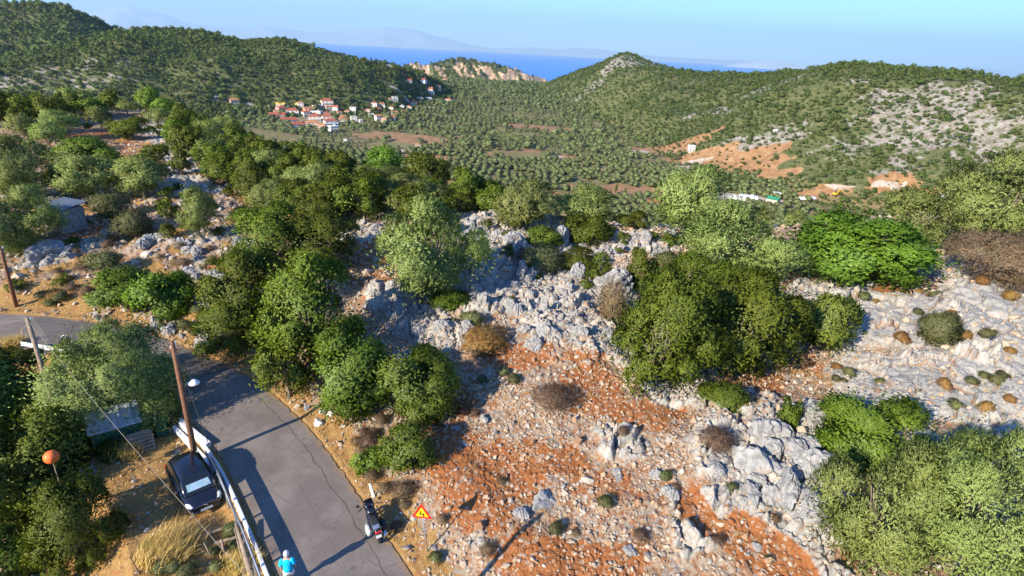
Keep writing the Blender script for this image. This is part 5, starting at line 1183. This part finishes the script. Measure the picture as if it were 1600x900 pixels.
# ------------------------------------------------------------------ motorbike (front is +x)
mx, my = -5.52, 19.2; mh = np.array([-.46, .89]); mb = thing("motorbike", "black touring motorbike parked at the road's right edge", 'motorbike', (mx, my, H1(mx, my)), math.atan2(mh[1], mh[0])); mb.scale = (1.0, 1.3, 1.08); mb.rotation_euler = (R(-7), 0, math.atan2(mh[1], mh[0]))
for x_, w in ((.70, .05), (-.68, .065)):
    w_ = MB(); w_.torus((x_, 0, .30), (0, 1, 0), .25, w, 28, 10); w_ = w_.build("wheel", RUBBER, mb, True)
    rm = MB(); rm.torus((x_, 0, .30), (0, 1, 0), .185, .02, 26, 6); rm.disc((x_, 0, .3), (0, 1, 0), .05, .12)
    for k in range(6): a = 2 * math.pi * k / 6; rm.bar((x_, 0, .3), (x_ + .18 * math.cos(a), 0, .3 + .18 * math.sin(a)), .03, .025, (0, 1, 0))
    rm.build("rim", plain("alloy", (.55, .56, .58), .3, .8), w_, True)
BKP = CARP
m = MB(); m.loft([ring(-.95, .05, .72, .80, 14, 2.5), ring(-.80, .13, .62, .84, 14, 2.5), ring(-.45, .17, .45, .78, 14, 2.6), ring(-.05, .19, .36, .74, 14, 2.6), ring(.2, .20, .34, .92, 14, 2.6), ring(.45, .17, .38, .95, 14, 2.6), ring(.62, .10, .60, .92, 14, 2.5)]); m.build("body", BKP, mb, True)
m = MB(); m.loft([ring(.05, .10, .84, .98, 12, 2.4), ring(.25, .16, .82, 1.02, 12, 2.4), ring(.42, .10, .84, .98, 12, 2.4)]); m.build("fuel_tank", BKP, mb, True)
m = MB(); m.loft([ring(-.88, .09, .80, .87, 12, 2.6), ring(-.6, .15, .78, .90, 12, 2.6), ring(-.25, .15, .74, .84, 12, 2.6), ring(.08, .10, .76, .84, 12, 2.6)]); m.build("seat", plain("seat_vinyl", (.02, .02, .022), .7), mb, True)
m = MB(); m.loft([ring(.50, .17, .70, 1.05, 14, 2.5), ring(.68, .19, .74, 1.02, 14, 2.5), ring(.80, .10, .78, .92, 14, 2.5)]); fr_ = m.build("front_fairing", BKP, mb, True)
MB().disc((.80, 0, .86), (1, 0, .1), .08, .05).build("headlight", LAMPG, fr_, True)
m = MB(); m.loft([np.array([(.62 - .16 * u, y, 1.0 + .36 * u) for y in (-.17 * (1 - .3 * u), -.08, .08, .17 * (1 - .3 * u))] + [(.635 - .16 * u, y, 1.0 + .36 * u) for y in (.17 * (1 - .3 * u), .08, -.08, -.17 * (1 - .3 * u))]) for u in (0, .5, 1)]); m.build("windscreen", GLASS, fr_)
m = MB(); m.tube([(.30, -.38, 1.06), (.38, -.2, 1.07), (.44, 0, 1.04), (.38, .2, 1.07), (.30, .38, 1.06)], .016, 8); m.tube([(.28, -.42, 1.06), (.32, -.28, 1.06)], .024, 8); m.tube([(.28, .42, 1.06), (.32, .28, 1.06)], .024, 8); hb_ = m.build("handlebar", BLACK, mb, True)
for s_ in (-1, 1):
    m = MB(); m.tube([(.36, s_ * .25, 1.07), (.38, s_ * .36, 1.22)], .008, 6); m.disc((.37, s_ * .38, 1.25), (1, 0, 0), .065, .03, 14); m.build("mirror", BLACK, hb_, True)
    m = MB(); m.tube([(.70, s_ * .09, .30), (.50, s_ * .10, .95)], [.028, .022], 8); m.build("fork", CHROME, mb, True)
    m = MB(); m.loft([ring(-.70, .07, .48, .70, 10, 4) + (0, s_ * .26, 0), ring(-.40, .09, .44, .72, 10, 4) + (0, s_ * .26, 0), ring(-.14, .06, .50, .68, 10, 4) + (0, s_ * .24, 0)]); m.build("side_panel", plain("pale_panel", (.50, .52, .46), .5) if s_ > 0 else BLACK, mb, True)
m = MB(); m.tube([(-.1, -.16, .30), (-.45, -.20, .34), (-.95, -.22, .46)], [.03, .055, .06], 10); m.build("exhaust", CHROME, mb, True)
m = MB(); m.box((-.93, 0, .74), (.06, .18, .09)); m.build("tail_light", plain("tail_red_bright", (.65, .01, .02), .3), mb, False, .015)
m = MB(); m.bar((-.99, -.09, .56), (-.99, .09, .56), .015, .14); m.build("number_plate", WHITE, mb)
m = MB(); m.loft([ring(-.98, .10, .45, .66, 10, 2.5), ring(-.80, .11, .58, .66, 10, 2.5)]); m.build("rear_fender", BLACK, mb, True)
m = MB(); m.box((-.78, 0, .915), (.22, .22, .03)); m.build("luggage_rack", plain("rack_silver", (.5, .52, .55), .3, .8), mb, False, .01)
m = MB(); m.tube([(-.05, .12, .32), (-.10, .30, .02)], [.014, .014], 6); m.build("side_stand", GALV, mb)
m = MB(); m.box((.0, 0, .30), (.42, .26, .26)); m.box((.05, .0, .22), (.3, .34, .10)); m.build("engine", plain("engine_grey", (.10, .10, .105), .5, .6), mb, False, .03)

# ------------------------------------------------------------------ walking person
px_, py_ = P(447, 866, 1.70)[:2]; zg = H1(px_, py_) if abs(float(road_s([px_], [py_])[0])) > HW else .02
pe = thing("person", "person in bright blue T-shirt, white shorts and white helmet walking beside the guard rail", 'person', (px_, py_, .02), R(12))
SKIN = plain("skin", (.50, .27, .19), .6, 0, .3, .06); t = NT("blue_cotton"); BLUE = t.bsdf(t.ramp(t.noise(t.obj(), 9, 4), [(.3, (.0, .36, .62)), (.7, (.01, .50, .78))]), .85, 0, .2); SHORT = plain("white_cotton", (.72, .72, .70), .85); SHOE = plain("dark_shoe", (.03, .03, .035), .7)
sk = []; ed = []; rd = []
def jv(p, r, par=None):
    sk.append(p); rd.append(r)
    if par is not None: ed.append((par, len(sk) - 1))
    return len(sk) - 1
pv = jv((0, 0, .95), (.15, .11)); w0 = jv((0, .0, 1.10), (.14, .10), pv); ch = jv((0, -.01, 1.30), (.17, .115), w0); nk0 = jv((0, -.01, 1.44), (.10, .075), ch); nk = jv((0, .01, 1.51), (.055, .055), nk0); hd0 = jv((0, .03, 1.60), (.075, .088), nk); jv((0, .03, 1.71), (.07, .085), hd0)
jv((0, .125, 1.60), (.014, .018), hd0); jv((.085, .02, 1.60), (.012, .022), hd0); jv((-.085, .02, 1.60), (.012, .022), hd0)
for s_ in (-1, 1):
    sh_ = jv((s_ * .19, -.01, 1.41), (.055, .055), nk0); el = jv((s_ * .245, -.03 + .04 * s_, 1.13), (.042, .042), sh_); wr = jv((s_ * .25, .07 + .07 * s_, .90), (.028, .026), el); pm = jv((s_ * .245, .10 + .08 * s_, .83), (.038, .022), wr)
    for k in range(4):
        f0 = jv((s_ * .245 + .022 * (k - 1.5), .115 + .08 * s_, .775), (.0105, .0105), pm); f1_ = jv((s_ * .245 + .024 * (k - 1.5), .135 + .08 * s_, .735 + .012 * abs(k - 1)), (.0095, .0095), f0); jv((s_ * .243 + .024 * (k - 1.5), .145 + .08 * s_, .705 + .014 * abs(k - 1)), (.008, .008), f1_)
    th0 = jv((s_ * .245 - s_ * .035, .13 + .08 * s_, .83), (.012, .012), pm); jv((s_ * .245 - s_ * .04, .155 + .08 * s_, .79), (.0095, .0095), th0)
    hp = jv((s_ * .095, 0, .88), (.095, .10), pv); st_ = .14 * s_; kn = jv((s_ * .10, .03 + st_ * .7, .50), (.062, .065), hp); an_ = jv((s_ * .10, -.03 + st_ * (1.3 if s_ > 0 else 1.5), .09 + (.02 if s_ < 0 else 0)), (.040, .042), kn); jv((s_ * .11, .10 + st_ * 1.2, .045), (.042, .03), an_)
me = bpy.data.meshes.new("body"); me.from_pydata(sk, ed, []); ob = bpy.data.objects.new("body", me); COL.objects.link(ob)
md = ob.modifiers.new("skin", 'SKIN'); ob.modifiers.new("sub", 'SUBSURF').levels = 2
for v, r2 in zip(me.skin_vertices[0].data, rd): v.radius = r2
me.skin_vertices[0].data[0].use_root = True
bpy.context.view_layer.update(); dg = bpy.context.evaluated_depsgraph_get(); me2 = bpy.data.meshes.new_from_object(ob.evaluated_get(dg)); bpy.data.objects.remove(ob)
for f in me2.polygons: f.use_smooth = True
me2.materials.clear(); me2.materials.append(SKIN); put("body", me2, pe)
def eli(z, hx, hy, oy=0, n=20, ox=0): return np.array([(ox + hx * math.cos(2 * math.pi * k / n), oy + hy * math.sin(2 * math.pi * k / n), z) for k in range(n)])
m = MB(); m.loft([eli(.86, .185, .15), eli(.98, .18, .145), eli(1.12, .175, .135), eli(1.28, .205, .145, -.01), eli(1.38, .205, .13, -.01), eli(1.45, .14, .095, -.01), eli(1.485, .075, .07, 0)])
for s_ in (-1, 1): m.tube([(s_ * .13, -.01, 1.42), (s_ * .20, -.01, 1.38), (s_ * .235, -.02 + .02 * s_, 1.24), (s_ * .245, -.02 + .03 * s_, 1.16)], [.085, .088, .078, .078], 12)
m.build("t_shirt", BLUE, pe, True)
m = MB(); m.loft([eli(.95, .17, .14), eli(.86, .185, .15), eli(.78, .19, .15)])
for s_ in (-1, 1): m.tube([(s_ * .095, 0, .86), (s_ * .10, .03 + .04 * s_, .70), (s_ * .102, .03 + .09 * s_, .55)], [.11, .105, .105], 14)
m.build("shorts", SHORT, pe, True)
m = MB(); m.loft([eli(1.635, .105, .135, .025), eli(1.70, .112, .14, .025), eli(1.76, .095, .12, .022), eli(1.80, .055, .075, .02), eli(1.81, .015, .02, .02)]); hm = m.build("helmet", WHITE, pe, True)
m = MB(); m.loft([eli(1.650, .118, .085, .095), eli(1.668, .115, .08, .10)]); m.build("visor", BLACK, hm, True)
for k in range(3): MB().bar((.055 * (k - 1), -.09, 1.725), (.05 * (k - 1), .09, 1.80 - .02 * abs(k - 1)), .014, .02).build("vent", BLACK, hm)
for s_ in (-1, 1):
    m = MB(); m.loft([eli(.0, .048, .13, .04 + .14 * s_ * 1.3, 14, s_ * .105), eli(.05, .05, .125, .04 + .14 * s_ * 1.3, 14, s_ * .105), eli(.10, .045, .06, .0 + .14 * s_ * 1.3, 14, s_ * .10)]); m.build("shoe", SHOE, pe, True)
    MB().disc((s_ * .032, .112, 1.625), (0, 1, 0), .011, .006, 10).build("eye", plain("eye_dark", (.02, .015, .012), .3), pe)
# ------------------------------------------------------------------ dry stone walls and hut on the hillside
def stone_wall(path, h, label):
    pts = [G(*q_) for q_ in path]; Vs = []; Fs = []; n0 = 0
    for a, b in zip(pts[:-1], pts[1:]):
        L = np.hypot(*(b - a)[:2]); n = int(L / .34)
        for k in range(n):
            for lv in range(int(h / .28)):
                u = (k + rng.uniform(.2, .8)) / n; p = a + (b - a) * u; V, F = tmpl[int(rng.integers(0, 10))]; s = rng.uniform(.18, .30)
                an = rng.uniform(0, 6.28); c_, s_ = math.cos(an), math.sin(an)
                W = np.stack([V[:, 0] * c_ - V[:, 1] * s_, V[:, 0] * s_ + V[:, 1] * c_, V[:, 2]], 1) * s + np.array([p[0] + rng.normal() * .08, p[1] + rng.normal() * .08, H1(p[0], p[1]) + .1 + lv * .27 + rng.normal() * .04])
                Vs.append(W); Fs.append(F + n0); n0 += len(V)
    return tag(mesh_np("dry_stone_wall", np.concatenate(Vs), np.concatenate(Fs), M_STONE, None, False, {'tint': ('FLOAT', np.full(n0, .72))}), label, 'stone wall')
stone_wall([(36, 312), (90, 309), (140, 314), (176, 322)], 1.1, "dry stone terrace wall below the two left round olives")
stone_wall([(170, 326), (230, 322), (290, 326), (345, 322)], .8, "low dry stone wall running right towards the dark bush")
stone_wall([(60, 345), (110, 338), (150, 348)], .8, "short dry stone wall around the small hut")
p = G(104, 355); g = thing("stone_hut", "small stone hut with a blue grey sheet roof under the left olives", 'hut', p, R(-20))
m = MB(); m.box((0, 0, .9), (2.6, 2.2, 2.2)); m.build("wall", plain("rubble_stone", (.30, .28, .25), .95, 0, .1, .35, 3), g)
m = MB(); m.add([(-1.6, -1.5, 1.95), (1.6, -1.5, 1.95), (1.6, 1.4, 2.35), (-1.6, 1.4, 2.35), (-1.6, -1.5, 2.02), (1.6, -1.5, 2.02), (1.6, 1.4, 2.42), (-1.6, 1.4, 2.42)], [(0, 3, 2, 1), (4, 5, 6, 7), (0, 1, 5, 4), (1, 2, 6, 5), (2, 3, 7, 6), (3, 0, 4, 7)]); m.build("roof", plain("blue_grey_sheet", (.10, .125, .165), .5, .2, .4, .15, 2), g)
MB().box((.3, -1.11, .85), (.8, .04, 1.7)).build("door", WOODG, g)

# ------------------------------------------------------------------ village and valley buildings
WALLC = {'white': (.56, .52, .47), 'cream': (.52, .43, .32), 'pink': (.50, .35, .28), 'bluish': (.52, .57, .66), 'yellow': (.62, .50, .22)}
ROOFC = {'red': (.33, .095, .055), 'orange': (.38, .17, .085), 'grey': (.35, .34, .33), 'yellow': (.55, .38, .08), 'magenta': (.38, .05, .12), 'green': (.03, .20, .11), 'white': (.62, .62, .60)}
RNAME = {'red': 'red tiled roof', 'orange': 'orange tiled roof', 'grey': 'flat grey roof', 'yellow': 'yellowish roof', 'magenta': 'dark pink roof', 'green': 'green roof', 'white': 'flat white roof'}
PANE = plain("window_dark", (.05, .06, .075), .3); 
HOUSES = [  # px, py (foot), width px, wall, roof, storeys, place
    (439, 170, 12, 'white', 'yellow', 2, 'V'), (467, 165, 9, 'yellow', 'yellow', 1, 'V'), (511, 164, 17, 'white', 'red', 2, 'V'), (433, 183, 22, 'white', 'red', 1, 'V'), (440, 175, 13, 'pink', 'red', 2, 'V'), (457, 179, 18, 'white', 'red', 2, 'V'), (482, 174, 14, 'cream', 'orange', 1, 'V'), (496, 168, 14, 'cream', 'grey', 1, 'V'), (513, 173, 8, 'cream', 'orange', 2, 'V'), (524, 174, 10, 'white', 'red', 2, 'V'), (527, 180, 8, 'white', 'red', 1, 'V'), (479, 182, 12, 'white', 'red', 2, 'V'), (495, 180, 15, 'white', 'grey', 2, 'V'), (512, 185, 16, 'white', 'red', 1, 'V'), (492, 189, 18, 'white', 'red', 2, 'V'), (451, 191, 21, 'white', 'red', 1, 'V'), (517, 196, 19, 'bluish', 'red', 2, 'V'), (537, 193, 14, 'cream', 'orange', 2, 'V'), (551, 193, 8, 'white', 'white', 1, 'V'), (465, 198, 23, 'white', 'red', 1, 'V'), (489, 199, 20, 'cream', 'orange', 2, 'V'), (504, 203, 10, 'pink', 'orange', 2, 'V'), (521, 205, 13, 'white', 'white', 2, 'V'), (552, 174, 9, 'white', 'grey', 2, 'V'), (564, 191, 5, 'white', 'white', 1, 'V'),
    (585, 167, 9, 'white', 'red', 2, 'H'), (598, 168, 10, 'white', 'grey', 1, 'H'), (617, 158, 8, 'white', 'white', 2, 'H'), (610, 157, 5, 'white', 'red', 1, 'H'), (645, 165, 11, 'cream', 'red', 2, 'H'), (626, 168, 11, 'white', 'grey', 1, 'H'), (573, 176, 8, 'white', 'red', 1, 'H'), (580, 185, 8, 'white', 'white', 2, 'H'), (591, 188, 9, 'white', 'orange', 2, 'H'), (601, 192, 8, 'pink', 'orange', 2, 'H'), (613, 190, 10, 'white', 'red', 2, 'H'), (616, 179, 9, 'white', 'orange', 1, 'H'), (630, 177, 9, 'white', 'red', 1, 'H'),
    (655, 158, 10, 'cream', 'grey', 2, 'U'), (669, 158, 9, 'bluish', 'white', 2, 'U'), (679, 158, 8, 'white', 'white', 1, 'U'), (701, 158, 9, 'white', 'red', 1, 'U'), (671, 142, 11, 'white', 'red', 1, 'U'), (685, 142, 7, 'cream', 'red', 3, 'U'), (675, 149, 7, 'white', 'grey', 2, 'U'), (638, 128, 9, 'cream', 'red', 1, 'U'), (661, 128, 10, 'bluish', 'red', 1, 'U'), (696, 128, 8, 'cream', 'red', 2, 'U'), (604, 104, 12, 'cream', 'grey', 1, 'R'),
    (540, 223, 5, 'white', 'white', 1, 'F'), (653, 230, 7, 'cream', 'orange', 1, 'F'), (366, 160, 13, 'cream', 'orange', 1, 'L'), (1080, 236, 9, 'white', 'white', 2, 'S'), (1211, 208, 4, 'white', 'white', 1, 'S'), (1020, 322, 17, 'white', 'red', 1, 'B'), (1294, 338, 13, 'bluish', 'magenta', 1, 'B'), (1340, 99, 4.5, 'white', 'white', 1, 'C'), (1168, 314, 26, 'white', 'white', 1, 'Y'), (1143, 315, 12, 'white', 'white', 1, 'Y'), (1207, 318, 16, 'cream', 'green', 1, 'Y'), (1213, 308, 9, 'white', 'white', 1, 'Y'), (1474, 309, 7, 'white', 'white', 1, 'Y2')]
rh_ = random.Random(5)
for _ in range(22):
    v_ = _ < 13; HOUSES.append((rh_.randint(432, 556) if v_ else rh_.randint(572, 640), rh_.randint(167, 203) if v_ else rh_.randint(165, 192), rh_.choice([6, 7, 8, 9]), rh_.choice(['white', 'cream', 'pink']), rh_.choice(['red', 'orange', 'orange', 'grey']), rh_.choice([1, 2]), 'V' if v_ else 'H'))
PLC = {'V': "in the main village", 'H': "in the right hamlet", 'U': "among the upper houses", 'R': "alone on the wooded ridge of the left hill", 'F': "by the red field below the village", 'L': "on the bare patch behind the left ridge", 'S': "on the bare orange slope", 'B': "among olives just beyond the near slope", 'C': "on the top of the right hill", 'Y': "at the white yard in the valley", 'Y2': "on the road right of the quarry"}
ORD = ['first', 'second', 'third', 'fourth', 'fifth', 'sixth', 'seventh', 'eighth', 'ninth', 'tenth', 'eleventh', 'twelfth']
desc = []
for (px, py, w, wc, rc, st, pl) in HOUSES:
    what = 'chapel' if pl == 'C' else 'shed' if pl in ('Y',) else 'house'
    desc.append("%s%s %s with %s %s" % ('small ' if w < 8 else 'long ' if w > 19 else '', wc, what, RNAME[rc], PLC[pl]))
for k, (px, py, w, wc, rc, st, pl) in enumerate(HOUSES):
    lb = desc[k]; same = sorted([q_ for q_ in range(len(desc)) if desc[q_] == lb], key=lambda q_: HOUSES[q_][0])
    if len(same) > 1: lb += ", %s from left" % ORD[same.index(k)]
    p = G(px, py, 230); s = pxm(p); W = min(1.05 * w / s, 26); D = max(5, min(W * .8, 11)); Hh = 2.9 * st + (.4 if pl != 'Y' else .8)
    rz = -math.atan2(p[0], p[1]) + rng.uniform(-.5, .5)
    what = 'chapel' if pl == 'C' else 'shed' if pl == 'Y' else 'house'
    g = thing(what, lb, what, p, rz, 'village houses' if pl in 'VHU' else None)
    MB().box((0, 0, Hh / 2 - 1.5), (W, D, Hh + 3)).build("wall", plain("plaster_" + wc, WALLC[wc], .9, 0, .15, .06, .5), g)
    m = MB(); o_ = .45; x, y = W / 2 + o_, D / 2 + o_
    if rc in ('grey', 'white'):
        m.box((0, 0, Hh + .12), (W + .3, D + .3, .25))
        if w > 9: m.box((W * .2, 0, Hh + .9), (2.2, 2.4, 1.4))
    elif rc == 'green' or (k % 3 == 0): rh = .28 * D; m.add([(-x, -y, Hh), (x, -y, Hh), (x, y, Hh), (-x, y, Hh), (-x, 0, Hh + rh), (x, 0, Hh + rh)], [(0, 3, 2, 1), (0, 1, 5, 4), (2, 3, 4, 5), (0, 4, 3), (1, 2, 5)])
    else: rh = .26 * D; e = max(.2, x - y); m.add([(-x, -y, Hh), (x, -y, Hh), (x, y, Hh), (-x, y, Hh), (-e, 0, Hh + rh), (e, 0, Hh + rh)], [(0, 3, 2, 1), (0, 1, 5, 4), (2, 3, 4, 5), (0, 4, 3), (1, 2, 5)])
    rf_ = m.build("roof", plain("roof_" + rc, ROOFC[rc], .85, 0, .15, .15, .6), g)
    if rc in ('red', 'orange') and w > 9: MB().box((W * .25, D * .15, Hh + .28 * D), (.7, .6, 1.3)).build("chimney", plain("plaster_white", WALLC['white']), rf_)
    nw_ = 2 if w < 12 else 3
    for fl in range(st):
        for q_ in range(nw_):
            if fl == 0 and q_ == 0: MB().box(((-.5 + (q_ + .5) / nw_) * W, -D / 2 - .02, 1.05), (1.1, .06, 2.1)).build("door", PANE, g)
            else: MB().box(((-.5 + (q_ + .5) / nw_) * W, -D / 2 - .02, 1.6 + 2.9 * fl), (1.1, .06, 1.3)).build("window", PANE, g)
    if st > 1 and w > 11: MB().box((0, -D / 2 - .7, 2.85), (W * .9, 1.4, .18)).build("balcony", plain("plaster_white", WALLC['white']), g)
# vehicles and machine by the quarry
def van(px, py, mat, lb):
    p = G(px, py); g = thing("truck", lb, 'truck', p, rng.uniform(-.4, .4)); m = MB(); m.box((-.8, 0, 1.7), (4.6, 2.2, 2.3)); m.build("cargo_box", mat, g, False, .05); m = MB(); m.box((2.5, 0, 1.3), (1.7, 2.1, 1.8), taper=.85); m.build("cab", mat, g, False, .08)
    for x_ in (-1.8, 2.3):
        for y_ in (-1, 1): MB().disc((x_, y_, .5), (0, 1, 0), .5, .3, 14).build("wheel", RUBBER, g)
van(1254, 313, WHITE, "white box truck parked below the quarry heaps"); van(1268, 312, plain("truck_grey", (.45, .47, .5)), "grey truck behind the white one below the quarry heaps")
p = G(1305, 306); YE = plain("machine_yellow", (.62, .38, .02), .5); g = thing("excavator", "yellow excavator working on the quarry floor", 'excavator', p, .4)
for y_ in (-1, 1): MB().box((0, y_ * 1.2, .5), (4, .7, 1.0)).build("track", RUBBER, g, False, .15)
MB().box((-.3, 0, 1.8), (3.4, 2.6, 1.5)).build("body", YE, g, False, .1); MB().box((.6, .8, 3.0), (1.5, 1.1, 1.5)).build("cab", PANE, g, False, .08)
m = MB(); m.bar((1.2, 0, 2), (4.2, 0, 5), .5, .6, (0, 1, 0)); m.bar((4.2, 0, 5), (6.2, 0, 2.4), .4, .5, (0, 1, 0)); m.build("arm", YE, g); MB().box((6.2, 0, 1.9), (1.0, 1.2, 1.0), taper=.7).build("bucket", RUBBER, g)
# cypresses and pines
cyV, cyF, cyT = crown_np('oak', 'lo', 777); cyV = cyV * np.array([.16, .16, .5]) + np.array([0, 0, .5]); CY = mesh_np("cypress_tree", cyV, cyF, M_LEAF['oak'], None, True, {'tint': ('FLOAT', cyT)}, link=False)
for k, (px, py, h) in enumerate([(565, 98, 9), (572, 100, 11), (580, 101, 12), (588, 102, 12), (594, 104, 11), (576, 106, 10), (586, 110, 11), (612, 106, 9), (620, 110, 10), (632, 113, 9), (600, 114, 10), (610, 118, 10), (1310, 332, 10), (962, 302, 8), (976, 306, 7), (1000, 175, 9), (1010, 180, 9), (870, 150, 9), (880, 146, 9)]):
    p = G(px, py); o = put("cypress_tree", CY, None, (p[0], p[1], p[2] - .3), (0, 0, rng.uniform(0, 6.28)), (h, h, h))
    if k < 12: tag(o, "dark pointed cypress on the wooded ridge of the left hill", 'cypress', 'cypresses on the left ridge')
    else: tag(o, ["tall dark cypress beside the red field below the quarry", "left one of two small cypresses in the red plot below the lip", "right one of two small cypresses in the red plot below the lip", "left cypress of a pair at the foot of the cone hill", "right cypress of a pair at the foot of the cone hill", "right cypress of a pair in the pass near the cliffs", "left cypress of a pair in the pass near the cliffs"][[0, 1, 2, 3, 4, 6, 5][k - 12]], 'cypress')
